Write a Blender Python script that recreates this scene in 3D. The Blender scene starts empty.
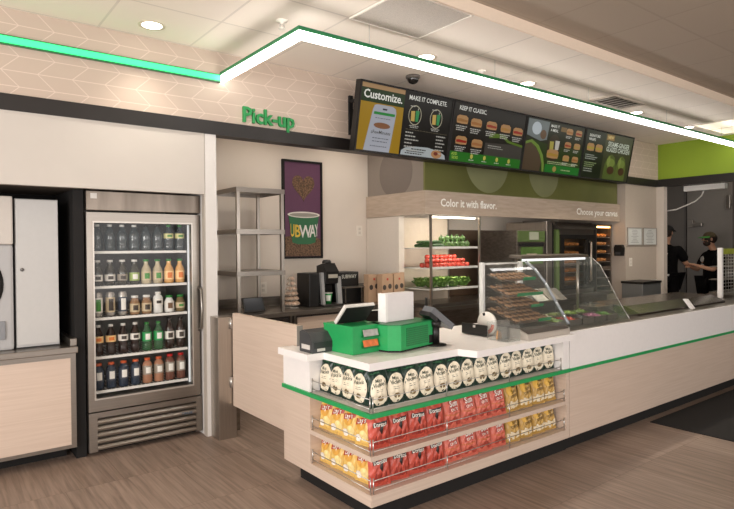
import bpy, bmesh, math, random
from mathutils import Vector, Matrix, noise
random.seed(11)
S = bpy.context.scene
C = S.collection
PI = math.pi

# ------------------------------------------------------------------ camera
cam_d = bpy.data.cameras.new('camera')
cam = bpy.data.objects.new('camera', cam_d); C.objects.link(cam)
cam_d.sensor_fit = 'HORIZONTAL'; cam_d.sensor_width = 36.0
cam_d.lens = 36.0 * 578.58 / 734.0
cam_d.clip_start = 0.05; cam_d.clip_end = 100
rx = Vector((0.79130769, -0.61136656, -0.0079423))
dn = Vector((-0.01373431, -0.00478699, -0.99989422))
fw = Vector((0.61126387, 0.79133306, -0.01218468))
m = Matrix((rx, -dn, -fw)).transposed().to_4x4()
m.translation = Vector((0, 0, 1.56))
cam.matrix_world = m
S.camera = cam

# ------------------------------------------------------------------ world, daylight, exposure
S.view_settings.view_transform = 'Standard'
S.view_settings.look = 'None'
S.view_settings.gamma = 1.0
S.view_settings.use_curve_mapping = False
S.view_settings.exposure = 0.62
w = bpy.data.worlds.new('daylight'); S.world = w; w.use_nodes = True
bg = w.node_tree.nodes['Background']
bg.inputs[0].default_value = (1.0, 0.965, 0.94, 1); bg.inputs[1].default_value = 0.75

def area(name, loc, rot, sx, sy, power, col):
    d = bpy.data.lights.new(name, 'AREA'); d.shape = 'RECTANGLE'; d.size = sx; d.size_y = sy
    d.energy = power; d.color = col
    o = bpy.data.objects.new(name, d); C.objects.link(o); o.location = loc; o.rotation_euler = rot
    return o
area('front_window_daylight', (3.2, -3.85, 1.55), (PI/2+.35, 0, 0), 9.0, 2.3, 100, (1.0, 0.945, 0.915))
area('side_window_daylight', (-2.85, 0.2, 1.55), (PI/2+.5, 0, -PI/2), 6.0, 2.3, 215, (1.0, 0.945, 0.915))

# ------------------------------------------------------------------ materials
def srgb(r, g, b):
    f = lambda c: (c/255/12.92) if c/255 <= .04045 else ((c/255+.055)/1.055)**2.4
    return (f(r), f(g), f(b), 1)
MATS = {}
def M(name, col, rough=.5, metal=0., var=.0, scale=30, bump=0., emit=0., spec=.5, stretch=(1,1,1), sheen=0):
    """principled material whose base colour is broken up by a procedural noise"""
    if name in MATS: return MATS[name]
    mt = bpy.data.materials.new(name); mt.use_nodes = True; MATS[name] = mt
    nt = mt.node_tree; N = nt.nodes; L = nt.links; b = N['Principled BSDF']
    c = srgb(*col)
    b.inputs['Roughness'].default_value = rough; b.inputs['Metallic'].default_value = metal
    b.inputs['Specular IOR Level'].default_value = spec
    tc = N.new('ShaderNodeTexCoord'); mp = N.new('ShaderNodeMapping'); mp.inputs['Scale'].default_value = stretch
    L.new(tc.outputs['Object'], mp.inputs[0])
    nz = N.new('ShaderNodeTexNoise'); nz.inputs['Scale'].default_value = scale; nz.inputs['Detail'].default_value = 4
    L.new(mp.outputs[0], nz.inputs['Vector'])
    rp = N.new('ShaderNodeValToRGB'); v = max(var, .015)
    rp.color_ramp.elements[0].position = .3; rp.color_ramp.elements[1].position = .7
    rp.color_ramp.elements[0].color = (c[0]*(1-v), c[1]*(1-v), c[2]*(1-v), 1)
    rp.color_ramp.elements[1].color = (min(1, c[0]*(1+v)), min(1, c[1]*(1+v)), min(1, c[2]*(1+v)), 1)
    L.new(nz.outputs['Fac'], rp.inputs[0]); L.new(rp.outputs[0], b.inputs['Base Color'])
    if bump:
        bp = N.new('ShaderNodeBump'); bp.inputs['Strength'].default_value = bump; bp.inputs['Distance'].default_value = .004
        L.new(nz.outputs['Fac'], bp.inputs['Height']); L.new(bp.outputs[0], b.inputs['Normal'])
    if emit:
        L.new(rp.outputs[0], b.inputs['Emission Color']); b.inputs['Emission Strength'].default_value = emit
    return mt
def glass(name, tint=(1,1,1), refl=.6, rough=.02, body=0., bodycol=(200,210,210)):
    """thin clear pane: transparent with fresnel reflection, optionally a faint milky body"""
    if name in MATS: return MATS[name]
    mt = bpy.data.materials.new(name); mt.use_nodes = True; MATS[name] = mt
    nt = mt.node_tree; N = nt.nodes; L = nt.links
    for n in list(N): N.remove(n)
    out = N.new('ShaderNodeOutputMaterial'); t = N.new('ShaderNodeBsdfTransparent'); g = N.new('ShaderNodeBsdfGlossy')
    t.inputs[0].default_value = (*tint, 1); g.inputs['Roughness'].default_value = rough
    fr = N.new('ShaderNodeFresnel'); fr.inputs[0].default_value = 1.45
    mu = N.new('ShaderNodeMath'); mu.operation = 'MULTIPLY'; mu.inputs[1].default_value = refl
    ge = N.new('ShaderNodeNewGeometry'); iv = N.new('ShaderNodeMath'); iv.operation = 'SUBTRACT'; iv.inputs[0].default_value = 1
    L.new(ge.outputs['Backfacing'], iv.inputs[1]); m3 = N.new('ShaderNodeMath'); m3.operation = 'MULTIPLY'
    L.new(fr.outputs[0], m3.inputs[0]); L.new(iv.outputs[0], m3.inputs[1]); L.new(m3.outputs[0], mu.inputs[0])
    mx = N.new('ShaderNodeMixShader'); L.new(mu.outputs[0], mx.inputs[0])
    if body:
        df = N.new('ShaderNodeBsdfDiffuse'); df.inputs[0].default_value = srgb(*bodycol)
        m2 = N.new('ShaderNodeMixShader'); m2.inputs[0].default_value = body
        L.new(t.outputs[0], m2.inputs[1]); L.new(df.outputs[0], m2.inputs[2]); L.new(m2.outputs[0], mx.inputs[1])
    else:
        L.new(t.outputs[0], mx.inputs[1])
    L.new(g.outputs[0], mx.inputs[2]); L.new(mx.outputs[0], out.inputs[0])
    return mt
def streaky(name, c1, c2, scale, rough=.45, axis_stretch=(1,1,1), metal=0., bump=0.):
    """two-tone streaked surface (laminate wood grain, brushed steel)"""
    if name in MATS: return MATS[name]
    mt = bpy.data.materials.new(name); mt.use_nodes = True; MATS[name] = mt
    nt = mt.node_tree; N = nt.nodes; L = nt.links; b = N['Principled BSDF']
    b.inputs['Roughness'].default_value = rough; b.inputs['Metallic'].default_value = metal
    tc = N.new('ShaderNodeTexCoord'); mp = N.new('ShaderNodeMapping'); mp.inputs['Scale'].default_value = axis_stretch
    L.new(tc.outputs['Object'], mp.inputs[0])
    nz = N.new('ShaderNodeTexNoise'); nz.inputs['Scale'].default_value = scale; nz.inputs['Detail'].default_value = 5
    nz.inputs['Distortion'].default_value = .4
    L.new(mp.outputs[0], nz.inputs['Vector'])
    rp = N.new('ShaderNodeValToRGB'); rp.color_ramp.elements[0].position = .35; rp.color_ramp.elements[1].position = .65
    rp.color_ramp.elements[0].color = srgb(*c1); rp.color_ramp.elements[1].color = srgb(*c2)
    L.new(nz.outputs['Fac'], rp.inputs[0]); L.new(rp.outputs[0], b.inputs['Base Color'])
    return mt
def emis(name, col, k):
    if name in MATS: return MATS[name]
    mt = bpy.data.materials.new(name); mt.use_nodes = True; MATS[name] = mt
    b = mt.node_tree.nodes['Principled BSDF']; b.inputs['Base Color'].default_value = srgb(*col)
    b.inputs['Emission Color'].default_value = srgb(*col); b.inputs['Emission Strength'].default_value = k
    return mt

WOOD = streaky('pale_oak_laminate', (207,187,170), (215,196,180), 4, .42, (.5, .5, 20))
STEEL = streaky('brushed_steel', (146,139,131), (154,147,139), 6, .28, (.4, .4, 30), metal=.9)
STEELV = streaky('brushed_steel_upright', (170,162,153), (179,171,162), 8, .28, (14, 14, .4), metal=.9)
STEELD = streaky('worn_dark_steel', (124,116,108), (144,136,127), 6, .33, (1, 3, 8), metal=.85)
WHITE = M('white_solid_surface', (243,240,238), .35, var=.01)
WALLM = M('warm_white_paint', (222,211,198), .8, var=.015, scale=4)
PANEL = M('cream_panel', (196,190,182), .6, var=.012, scale=5)
COLUMN = M('white_column_paint', (216,213,209), .55, var=.01)
BLACK = M('black_plastic', (20,19,18), .4, var=.1)
MATTE = M('matte_black', (17,15,14), .8, var=.1)
BAND = M('black_band_paint', (30,26,24), .45, var=.12, scale=8)
GREEN = M('emerald_green_laminate', (36,158,88), .4, var=.04)
GRN2 = M('green_sign_acrylic', (22,138,68), .4, var=.03)
WIRE = M('satin_wire', (196,194,190), .28, metal=.85)
PAPER = M('white_paper', (240,238,234), .7, var=.01)
DARKG = M('charcoal_plastic', (62,64,66), .45, var=.05)
GLASS = glass('clear_glass', (.985,.99,.985), .6)
GLASS2 = glass('guard_glass', (.975,.985,.98), .8, body=.03, bodycol=(190,200,196))
ACRYL = glass('clear_acrylic', (.97,.98,.98), 1.2, body=.05, bodycol=(225,222,216))

# ------------------------------------------------------------------ mesh builder
class MB:
    def __init__(s): s.v = []; s.f = []; s.m = []; s.s = []
    def add(s, vs, fs, mi=0, smooth=False):
        k = len(s.v); s.v += [tuple(v) for v in vs]
        for f in fs: s.f.append([i+k for i in f]); s.m.append(mi); s.s.append(smooth)
        return s
    def box(s, x0, x1, y0, y1, z0, z1, bev=0., mi=0):
        if not bev:
            vs = [(x,y,z) for x in (x0,x1) for y in (y0,y1) for z in (z0,z1)]
            return s.add(vs, [(0,1,3,2),(4,6,7,5),(0,4,5,1),(2,3,7,6),(0,2,6,4),(1,5,7,3)], mi)
        bm = bmesh.new(); bmesh.ops.create_cube(bm, size=1)
        for v in bm.verts: v.co = ((x0+x1)/2+v.co.x*(x1-x0), (y0+y1)/2+v.co.y*(y1-y0), (z0+z1)/2+v.co.z*(z1-z0))
        bmesh.ops.bevel(bm, geom=bm.edges[:], offset=bev, segments=2, profile=.6, affect='EDGES')
        bm.verts.index_update(); s.add([v.co for v in bm.verts], [[v.index for v in f.verts] for f in bm.faces], mi)
        bm.free(); return s
    def prism(s, poly, axis, a, b, mi=0):
        n = len(poly)
        P = {'x': lambda p, t: (t, p[0], p[1]), 'y': lambda p, t: (p[0], t, p[1]), 'z': lambda p, t: (p[0], p[1], t)}[axis]
        vs = [P(p, a) for p in poly] + [P(p, b) for p in poly]
        return s.add(vs, [list(range(n))[::-1], list(range(n, 2*n))] + [(i, (i+1) % n, n+(i+1) % n, n+i) for i in range(n)], mi)
    def lathe(s, prof, c=(0,0,0), n=16, mi=0, smooth=True, axis='z', a0=0, a1=2*PI):
        full = abs(a1-a0-2*PI) < 1e-6; k = n if full else n+1; vs = []; fs = []
        for r, h in prof:
            for i in range(k):
                t = a0+(a1-a0)*i/n; p = (r*math.cos(t), r*math.sin(t), h)
                if axis == 'x': p = (h, p[0], p[1])
                if axis == 'y': p = (p[0], h, p[1])
                vs.append((c[0]+p[0], c[1]+p[1], c[2]+p[2]))
        for j in range(len(prof)-1):
            for i in range(n):
                i2 = (i+1) % k; fs.append((j*k+i, j*k+i2, (j+1)*k+i2, (j+1)*k+i))
        s.add(vs, fs, mi, smooth)
        return s
    def tube(s, pts, r, n=8, mi=0, caps=True):
        pts = [Vector(p) for p in pts]; vs = []; fs = []; up = None
        for i, p in enumerate(pts):
            d = (pts[min(i+1, len(pts)-1)]-pts[max(i-1, 0)]).normalized()
            if up is None: up = d.orthogonal().normalized()
            up = (up-d*up.dot(d)).normalized(); q = d.cross(up)
            rr = r[i] if isinstance(r, (list, tuple)) else r
            for k in range(n):
                t = 2*PI*k/n; vs.append(p+(up*math.cos(t)+q*math.sin(t))*rr)
        for i in range(len(pts)-1):
            for k in range(n): fs.append((i*n+k, i*n+(k+1) % n, (i+1)*n+(k+1) % n, (i+1)*n+k))
        if caps: fs += [list(range(n))[::-1], list(range((len(pts)-1)*n, len(pts)*n))]
        return s.add(vs, fs, mi, True)
    def sphere(s, c, r, n=12, mi=0, sc=(1,1,1), wob=0., seed=0):
        vs = []; fs = []; h = max(4, n//2+2)
        for j in range(h+1):
            p = PI*j/h
            for i in range(n):
                t = 2*PI*i/n; d = Vector((math.sin(p)*math.cos(t), math.sin(p)*math.sin(t), math.cos(p)))
                k = 1+(wob*noise.noise(d*2.3+Vector((seed*3.1, seed*1.7, 0))) if wob else 0)
                vs.append((c[0]+d.x*r*sc[0]*k, c[1]+d.y*r*sc[1]*k, c[2]+d.z*r*sc[2]*k))
        for j in range(h):
            for i in range(n): fs.append((j*n+i, (j+1)*n+i, (j+1)*n+(i+1) % n, j*n+(i+1) % n))
        return s.add(vs, fs, mi, True)
    def poly(s, pts, mi=0): return s.add(pts, [list(range(len(pts)))], mi)
    def text(s, body, fn, bold=0., mi=0, extrude=0.):
        """fn maps the glyph plane (x, y, depth) in units of the font size to a point"""
        vs, fs = glyphs(body, bold, extrude)
        return s.add([fn(*v) for v in vs], fs, mi)
    def build(s, name, mats, parent=None, at=None, local=False):
        base = Vector(at) if at is not None else (Vector((0,0,0)) if (parent is None or local) else WLOC(parent))
        me = bpy.data.meshes.new(name)
        me.from_pydata([tuple(Vector(v)-base) for v in s.v], [], s.f)
        for mt in (mats if isinstance(mats, (list, tuple)) else [mats]): me.materials.append(mt)
        me.polygons.foreach_set('material_index', s.m); me.polygons.foreach_set('use_smooth', s.s)
        bm = bmesh.new(); bm.from_mesh(me)
        if not getattr(s, 'open', False): bmesh.ops.recalc_face_normals(bm, faces=bm.faces[:])
        bm.to_mesh(me); bm.free(); me.update()
        o = bpy.data.objects.new(name, me); C.objects.link(o)
        if parent is not None:
            o.parent = parent
            if at is not None: o.location = base-WLOC(parent)
        elif at is not None: o.location = base
        return o
def WLOC(o):
    v = Vector((0,0,0))
    while o is not None: v += o.location; o = o.parent
    return v
GC = {}
def glyphs(body, bold=0., extrude=0.):
    key = (body, bold, extrude)
    if key not in GC:
        cu = bpy.data.curves.new('glyphs', 'FONT'); cu.body = body; cu.size = 1; cu.offset = bold; cu.extrude = extrude
        cu.align_x = 'CENTER'; cu.align_y = 'CENTER'; cu.resolution_u = 2
        ob = bpy.data.objects.new('glyphs', cu); C.objects.link(ob)
        bpy.context.view_layer.update()
        me = bpy.data.meshes.new_from_object(ob.evaluated_get(bpy.context.evaluated_depsgraph_get()))
        GC[key] = ([tuple(v.co) for v in me.vertices], [list(p.vertices) for p in me.polygons])
        bpy.data.objects.remove(ob); bpy.data.curves.remove(cu); bpy.data.meshes.remove(me)
    return GC[key]
def mb(): return MB()
def tag(o, label=None, cat=None, group=None, kind=None):
    if label: o['label'] = label
    if cat: o['category'] = cat
    if group: o['group'] = group
    if kind: o['kind'] = kind
    return o
def thing(name, label, cat, loc, group=None):
    o = bpy.data.objects.new(name, None); C.objects.link(o); o.location = loc; o.empty_display_size = .05
    return tag(o, label, cat, group)
def st(name, b, mt): return tag(b.build(name, mt), kind='structure')
def dup(o, parent=None):
    c = o.copy(); C.objects.link(c)
    if parent is not None: c.parent = parent
    for ch in list(o.children): dup(ch, c)
    return c
ORD = ['first','second','third','fourth','fifth','sixth','seventh','eighth','ninth','tenth','eleventh','twelfth','thirteenth','fourteenth']
def bx(*a, **k): return MB().box(*a, **k)

# ================================================================== SETTING
# floor: staggered wood-look planks
def floor_mat():
    mt = bpy.data.materials.new('wood_look_plank'); mt.use_nodes = True; nt = mt.node_tree; N = nt.nodes; L = nt.links
    b = N['Principled BSDF']; b.inputs['Roughness'].default_value = .42
    tc = N.new('ShaderNodeTexCoord'); mp = N.new('ShaderNodeMapping'); mp.inputs['Location'].default_value = (.0, .02, 0)
    L.new(tc.outputs['Object'], mp.inputs[0])
    br = N.new('ShaderNodeTexBrick'); br.offset = .5; br.inputs['Scale'].default_value = 1
    br.inputs['Brick Width'].default_value = .72; br.inputs['Row Height'].default_value = .69
    br.inputs['Mortar Size'].default_value = .0016; br.inputs['Bias'].default_value = 0
    br.inputs['Color1'].default_value = srgb(143,124,111); br.inputs['Color2'].default_value = srgb(160,141,128)
    br.inputs['Mortar'].default_value = srgb(118,98,86)
    L.new(mp.outputs[0], br.inputs['Vector'])
    m2 = N.new('ShaderNodeMapping'); m2.inputs['Scale'].default_value = (20, .9, 1); L.new(tc.outputs['Object'], m2.inputs[0])
    nz = N.new('ShaderNodeTexNoise'); nz.inputs['Scale'].default_value = 2.2; nz.inputs['Detail'].default_value = 6; nz.inputs['Distortion'].default_value = .6
    # offset the grain per plank so that neighbours do not line up
    ad = N.new('ShaderNodeVectorMath'); ad.operation = 'MULTIPLY_ADD'; ad.inputs[1].default_value = (60, 60, 60)
    L.new(br.outputs['Color'], ad.inputs[0]); L.new(m2.outputs[0], ad.inputs[2]); L.new(ad.outputs[0], nz.inputs['Vector'])
    rp = N.new('ShaderNodeValToRGB'); rp.color_ramp.elements[0].position = .3; rp.color_ramp.elements[1].position = .68
    rp.color_ramp.elements[0].color = (.60,.585,.57,1); rp.color_ramp.elements[1].color = (1.08,1.07,1.06,1)
    L.new(nz.outputs['Fac'], rp.inputs[0])
    mx = N.new('ShaderNodeMix'); mx.data_type = 'RGBA'; mx.blend_type = 'MULTIPLY'; mx.inputs[0].default_value = 1
    L.new(br.outputs['Color'], mx.inputs[6]); L.new(rp.outputs[0], mx.inputs[7]); L.new(mx.outputs[2], b.inputs['Base Color'])
    return mt
st('floor', bx(-3, 13, -4, 7, -.05, 0), floor_mat())
# ceiling: lay-in tiles on a grid
def ceil_mat(name, col, mk=1.0):
    mt = bpy.data.materials.new(name); mt.use_nodes = True; nt = mt.node_tree; N = nt.nodes; L = nt.links
    b = N['Principled BSDF']; b.inputs['Roughness'].default_value = .85
    tc = N.new('ShaderNodeTexCoord'); mp = N.new('ShaderNodeMapping'); mp.inputs['Location'].default_value = (-2.44+.69*8, -3.35+.615*14, 0)
    L.new(tc.outputs['Object'], mp.inputs[0])
    br = N.new('ShaderNodeTexBrick'); br.offset = 0; br.inputs['Scale'].default_value = 1
    br.inputs['Brick Width'].default_value = .69; br.inputs['Row Height'].default_value = .615; br.inputs['Mortar Size'].default_value = .009
    c = srgb(*col); br.inputs['Color1'].default_value = c; br.inputs['Color2'].default_value = (c[0]*.96, c[1]*.96, c[2]*.96, 1)
    br.inputs['Mortar'].default_value = (min(1, c[0]*mk), min(1, c[1]*mk), min(1, c[2]*mk), 1)
    L.new(mp.outputs[0], br.inputs['Vector'])
    nz = N.new('ShaderNodeTexNoise'); nz.inputs['Scale'].default_value = 90; L.new(tc.outputs['Object'], nz.inputs['Vector'])
    bp = N.new('ShaderNodeBump'); bp.inputs['Strength'].default_value = .08; L.new(nz.outputs['Fac'], bp.inputs['Height']); L.new(bp.outputs[0], b.inputs['Normal'])
    L.new(br.outputs['Color'], b.inputs['Base Color']); return mt
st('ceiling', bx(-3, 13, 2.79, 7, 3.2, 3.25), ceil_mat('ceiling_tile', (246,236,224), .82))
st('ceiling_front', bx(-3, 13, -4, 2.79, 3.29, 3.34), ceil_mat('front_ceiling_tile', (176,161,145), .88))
st('trim_1', bx(-3, 13, 2.775, 2.79, 3.2, 3.3), M('bulkhead_edge_paint', (244,226,206), .6))
# chevron-lined soffit
def chevron_mat():
    mt = bpy.data.materials.new('chevron_wallcovering'); mt.use_nodes = True; nt = mt.node_tree; N = nt.nodes; L = nt.links
    b = N['Principled BSDF']; b.inputs['Roughness'].default_value = .6
    tc = N.new('ShaderNodeTexCoord'); sx = N.new('ShaderNodeSeparateXYZ'); L.new(tc.outputs['Object'], sx.inputs[0])
    def mth(op, a, bb=None, cc=None):
        n = N.new('ShaderNodeMath'); n.operation = op
        for i, x in enumerate((a, bb, cc)):
            if x is None: continue
            if isinstance(x, (int, float)): n.inputs[i].default_value = x
            else: L.new(x, n.inputs[i])
        return n.outputs[0]
    v = mth('DIVIDE', mth('SUBTRACT', sx.outputs['Z'], 2.2585), .105)
    u = mth('DIVIDE', mth('SUBTRACT', sx.outputs['X'], .555-22), .22)
    u2 = mth('ADD', u, mth('MULTIPLY', mth('PINGPONG', v, 1.0), .5))
    du = mth('PINGPONG', u2, .5); dv = mth('MULTIPLY', mth('PINGPONG', v, .5), 1.0)
    lu = mth('LESS_THAN', du, .017); lv = mth('LESS_THAN', dv, .026)
    ln = mth('MAXIMUM', lu, lv)
    fl = mth('FLOOR', v); par = mth('MODULO', fl, 2.0)
    mx = N.new('ShaderNodeMix'); mx.data_type = 'RGBA'; L.new(ln, mx.inputs[0])
    mx.inputs[6].default_value = srgb(190,173,158); mx.inputs[7].default_value = srgb(212,196,183)
    L.new(mx.outputs[2], b.inputs['Base Color']); return mt
st('wall_soffit', bx(-3, 9.6, 4.6, 4.72, 2.62, 3.2), chevron_mat())
st('trim_2', bx(-3, 9.6, 4.588, 4.72, 2.51, 2.622), BAND)
st('wall_panel', bx(-3, 1.864, 4.6, 4.66, 2.01, 2.51), PANEL)
st('trim_3', bx(-3, 1.864, 4.596, 4.62, 2.495, 2.51), PANEL)
st('wall_column', bx(1.872, 1.968, 4.6, 5.8, 0, 2.51), COLUMN)
st('trim_4', bx(1.864, 1.872, 4.606, 4.66, 0, 2.51), M('joint_grey', (176,168,158), .6))
st('wall_back', bx(-3, 8.7, 5.8, 5.9, 0, 3.2), WALLM)
st('wall_certificates', bx(8.605, 9.6, 4.62, 5.8, 0, 2.51), M('dim_wall_paint', (184,171,157), .8))  # wall paint copy, darkened to put the dimness of this end into colour
# right wall with doorway to the back room
GRW = M('lime_green_paint', (134,160,40), .6, var=.02, scale=3)
st('wall_right_upper', bx(9.6, 9.7, -1, 4.72, 2.63, 3.2), GRW)
st('trim_5', bx(9.585, 9.7, -1, 4.6, 2.51, 2.632), BAND)
st('wall_right', bx(9.6, 9.7, -1, 3.5, 0, 2.51), M('dark_wall_panel', (52,46,42), .6))
st('trim_6', bx(9.585, 9.7, 4.5, 4.62, 0, 2.51), M('door_casing', (206,196,184), .5))
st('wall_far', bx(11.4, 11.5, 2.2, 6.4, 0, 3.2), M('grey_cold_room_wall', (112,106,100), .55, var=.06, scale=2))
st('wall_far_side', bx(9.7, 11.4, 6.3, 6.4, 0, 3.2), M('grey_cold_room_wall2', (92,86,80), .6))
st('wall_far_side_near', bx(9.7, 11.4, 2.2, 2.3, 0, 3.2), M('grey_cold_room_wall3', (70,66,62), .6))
# front and side walls with windows, behind the camera
FRT = M('window_wall_paint', (214,206,196), .7)
st('wall_front', MB().box(-3, 13, -4.1, -4, 0, .4).box(-3, 13, -4.1, -4, 2.75, 3.34).box(-3, -1.3, -4.1, -4, .4, 2.75).box(7.8, 13, -4.1, -4, .4, 2.75), FRT)
st('wall_left', MB().box(-3.1, -3, -4.1, 7, 0, .4).box(-3.1, -3, -4.1, 7, 2.75, 3.34).box(-3.1, -3, -4.1, -2.8, .4, 2.75).box(-3.1, -3, 3.2, 7, .4, 2.75), FRT)
for i, xx in enumerate((-1.3, 1.7, 4.7, 7.7)):
    st('window_%d' % (i+1), bx(xx, xx+.08, -4.08, -4.0, .4, 2.75), M('dark_mullion', (60,58,56), .5))
# niche behind the cooler and drinks counter
st('wall_niche', MB().box(-3, 1.872, 5.62, 5.7, 0, 2.6).box(.905, .975, 4.74, 5.62, 0, 2.01), MATTE)
st('ceiling_niche', bx(-3, 1.864, 4.66, 5.62, 2.03, 2.08), M('niche_top', (120,106,94), .7))
tag(bx(5.065, 7.9, .4, 2.50, 0, .008).build('floor_mat', M('black_entrance_mat', (26,24,23), .95, var=.35, scale=160, bump=.5), at=(6.5, 1.4, 0)),
    'large black mat lying in front of the serving counter', 'mat')

# ------------------------------------------------------------------ ceiling fittings
LED = emis('led_lens_white', (255,250,245), 6.0)
LEDG = emis('led_lens_green', (58,255,136), .85)
GCH = M('green_led_channel', (30,120,72), .4)
t = thing('light_strip', 'long white glowing light strip hanging from ceiling above the counter, turning a corner', 'light', (2.04, 3.345, 2.957))
lens = MB().box(2.012, 2.05, 3.325, 4.598, 2.96, 3.010).box(2.05, 9.58, 3.325, 3.363, 2.96, 3.010)
lens.build('lens', LED, t)
MB().box(2.008, 2.054, 3.321, 4.598, 3.011, 3.038).box(2.054, 9.58, 3.321, 3.367, 3.011, 3.038).build('channel', GCH, t)
for x in (2.62, 4.02, 5.5, 7.2, 8.8): MB().tube([(x, 3.344, 3.038), (x, 3.344, 3.2)], .002, 6).build('hanging_wire', WIRE, t)
t = thing('light_strip', 'green glowing light strip fixed along the chevron wall at left', 'light', (0, 4.58, 2.955))
MB().box(-2.9, 2.006, 4.566, 4.598, 2.958, 3.002).build('lens', LEDG, t)
MB().box(-2.9, 2.006, 4.572, 4.599, 3.003, 3.012).box(-2.9, 2.006, 4.572, 4.599, 2.948, 2.957).build('channel', GCH, t)

DLE = emis('downlight_lens', (255,244,228), 6)
TRIM = M('downlight_trim', (238,232,222), .5)
dl = thing('downlight', 'x', 'ceiling light', (0,0,3.2), 'round recessed downlights')
MB().lathe([(.072,-.001), (.092,-.003), (.098,-.001), (.098,.0), (.072,.0)], n=28).build('trim_ring', M('downlight_ring', (214,200,182), .5), dl, local=True)
MB().lathe([(0,-.0015), (.071,-.0015), (.071,.0)], n=28).build('lens', DLE, dl, local=True)
DL = [(1.369,4.33,'round downlight glowing near the chevron wall above the green light strip'),
      (3.489,3.659,'glowing downlight nearest the dark dome camera'),
      (4.881,3.649,'glowing downlight between the dome camera and the ceiling diffuser'),
      (7.047,3.645,'small glowing downlight just beyond the square ceiling diffuser'),
      (8.514,3.663,'farthest glowing downlight, above the lime green wall end')]
for i, (x, y, lb) in enumerate(DL):
    o = dl if i == 0 else dup(dl)
    o.location = (x, y, 3.2); o['label'] = lb
    for ch in [c for c in o.children if c.type == 'LIGHT']: bpy.data.objects.remove(ch)
    d = bpy.data.lights.new('downlight_beam', 'SPOT'); d.energy = 16 if i == 0 else 64; d.spot_size = 1.75; d.spot_blend = .8; d.shadow_soft_size = .06; d.color = (1,.9,.77)
    lo = bpy.data.objects.new('beam', d); C.objects.link(lo); lo.parent = o; lo.location = (0,0,-.02)
# unseen fill lights added to the soffit recess, unseen light in the back room
for (x, y, e) in ((2.9,5.15,14), (4.0,5.25,12), (9.1,4.1,1.5)):
    d = bpy.data.lights.new('recess_fill', 'SPOT'); d.energy = e; d.spot_size = 2.6; d.spot_blend = .8; d.shadow_soft_size = .1; d.color = (1,.9,.78)
    lo = bpy.data.objects.new('recess_fill', d); C.objects.link(lo); lo.location = (x, y, 3.15)
d = bpy.data.lights.new('back_room_lamp', 'POINT'); d.energy = 6; d.shadow_soft_size = .2; d.color = (1,.93,.84)
lo = bpy.data.objects.new('back_room_lamp', d); C.objects.link(lo); lo.location = (10.6, 3.5, 2.9)

# air diffuser (square, two throws), return grille, light panel
t = thing('air_diffuser', 'square grey louvred air diffuser in the ceiling above the light strip', 'vent', (6.33, 3.49, 3.2))
MB().box(6.0, 6.66, 3.34, 3.36, 3.185, 3.2).box(6.0, 6.66, 3.62, 3.64, 3.185, 3.2).box(6.0, 6.02, 3.36, 3.62, 3.185, 3.2).box(6.64, 6.66, 3.36, 3.62, 3.185, 3.2).build('frame', M('vent_frame', (190,180,168), .5), t)
bx(6.02, 6.64, 3.36, 3.62, 3.196, 3.2).build('throat', M('vent_dark', (86,80,74), .7), t)
for k in range(6):
    x = 6.05+k*.1; MB().prism([(x,3.186),(x+.055,3.196),(x+.058,3.194),(x+.004,3.184)], 'y', 3.362, 3.618).build('blade', M('vent_blade', (196,190,182), .4), t)
t = thing('return_grille', 'large perforated grey return air panel in the ceiling beside the bulkhead', 'vent', (2.78, 3.07, 3.2))
bx(2.46, 3.1, 2.80, 3.34, 3.192, 3.199).build('perforated_panel', M('perforated_grey', (196,188,178), .6, var=.15, scale=160), t)
MB().box(2.445, 2.46, 2.795, 3.35, 3.188, 3.199).box(3.1, 3.115, 2.795, 3.35, 3.188, 3.199).box(2.46, 3.1, 3.34, 3.35, 3.188, 3.199).build('frame', TRIM, t)
t = thing('ceiling_panel_light', 'pale rectangular ceiling light panel near the lime green wall', 'ceiling light', (8.9, 3.3, 3.2))
MB().box(8.4, 8.42, 3.05, 3.55, 3.188, 3.2).box(9.4, 9.42, 3.05, 3.55, 3.188, 3.2).box(8.42, 9.4, 3.05, 3.07, 3.188, 3.2).box(8.42, 9.4, 3.53, 3.55, 3.188, 3.2).box(8.9, 8.92, 3.07, 3.53, 3.188, 3.2).build('frame', TRIM, t)
MB().box(8.42, 8.9, 3.07, 3.53, 3.194, 3.2).box(8.92, 9.4, 3.07, 3.53, 3.194, 3.2).build('diffuser', emis('panel_lens', (255,240,218), .55), t)
# sprinkler heads and dome camera
for (x, y, lb) in ((2.087,3.682,'white sprinkler head on the ceiling left of the light strip corner'), (4.171,3.635,'small sprinkler head on the ceiling between two downlights')):
    t = thing('sprinkler', lb, 'sprinkler', (x, y, 3.2))
    MB().lathe([(0,0),(.042,0),(.04,-.008),(.018,-.014),(.012,-.03),(0,-.03)], (x,y,3.2), 18).build('escutcheon', TRIM, t)
    MB().tube([(x-.014,y,3.172),(x-.018,y,3.155),(x,y,3.143),(x+.018,y,3.155),(x+.014,y,3.172)], .003, 6).build('yoke', WIRE, t)
    MB().lathe([(0,-.062),(.026,-.062),(.028,-.058),(0,-.057)], (x,y,3.2), 14).build('deflector', TRIM, t)
t = thing('dome_camera', 'dark dome security camera on the ceiling above the menu screens', 'camera', (3.763, 4.128, 3.2))
MB().lathe([(0,0),(.07,0),(.07,-.02),(.06,-.028),(0,-.028)], (3.763,4.128,3.2), 24).build('base_ring', M('camera_grey', (92,86,80), .4), t)
MB().lathe([(.056*math.cos(a*PI/12), -.028-.05*math.sin(a*PI/12)) for a in range(7)], (3.763,4.128,3.2), 24).build('dome', M('smoked_dome', (30,28,27), .12), t)

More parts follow.
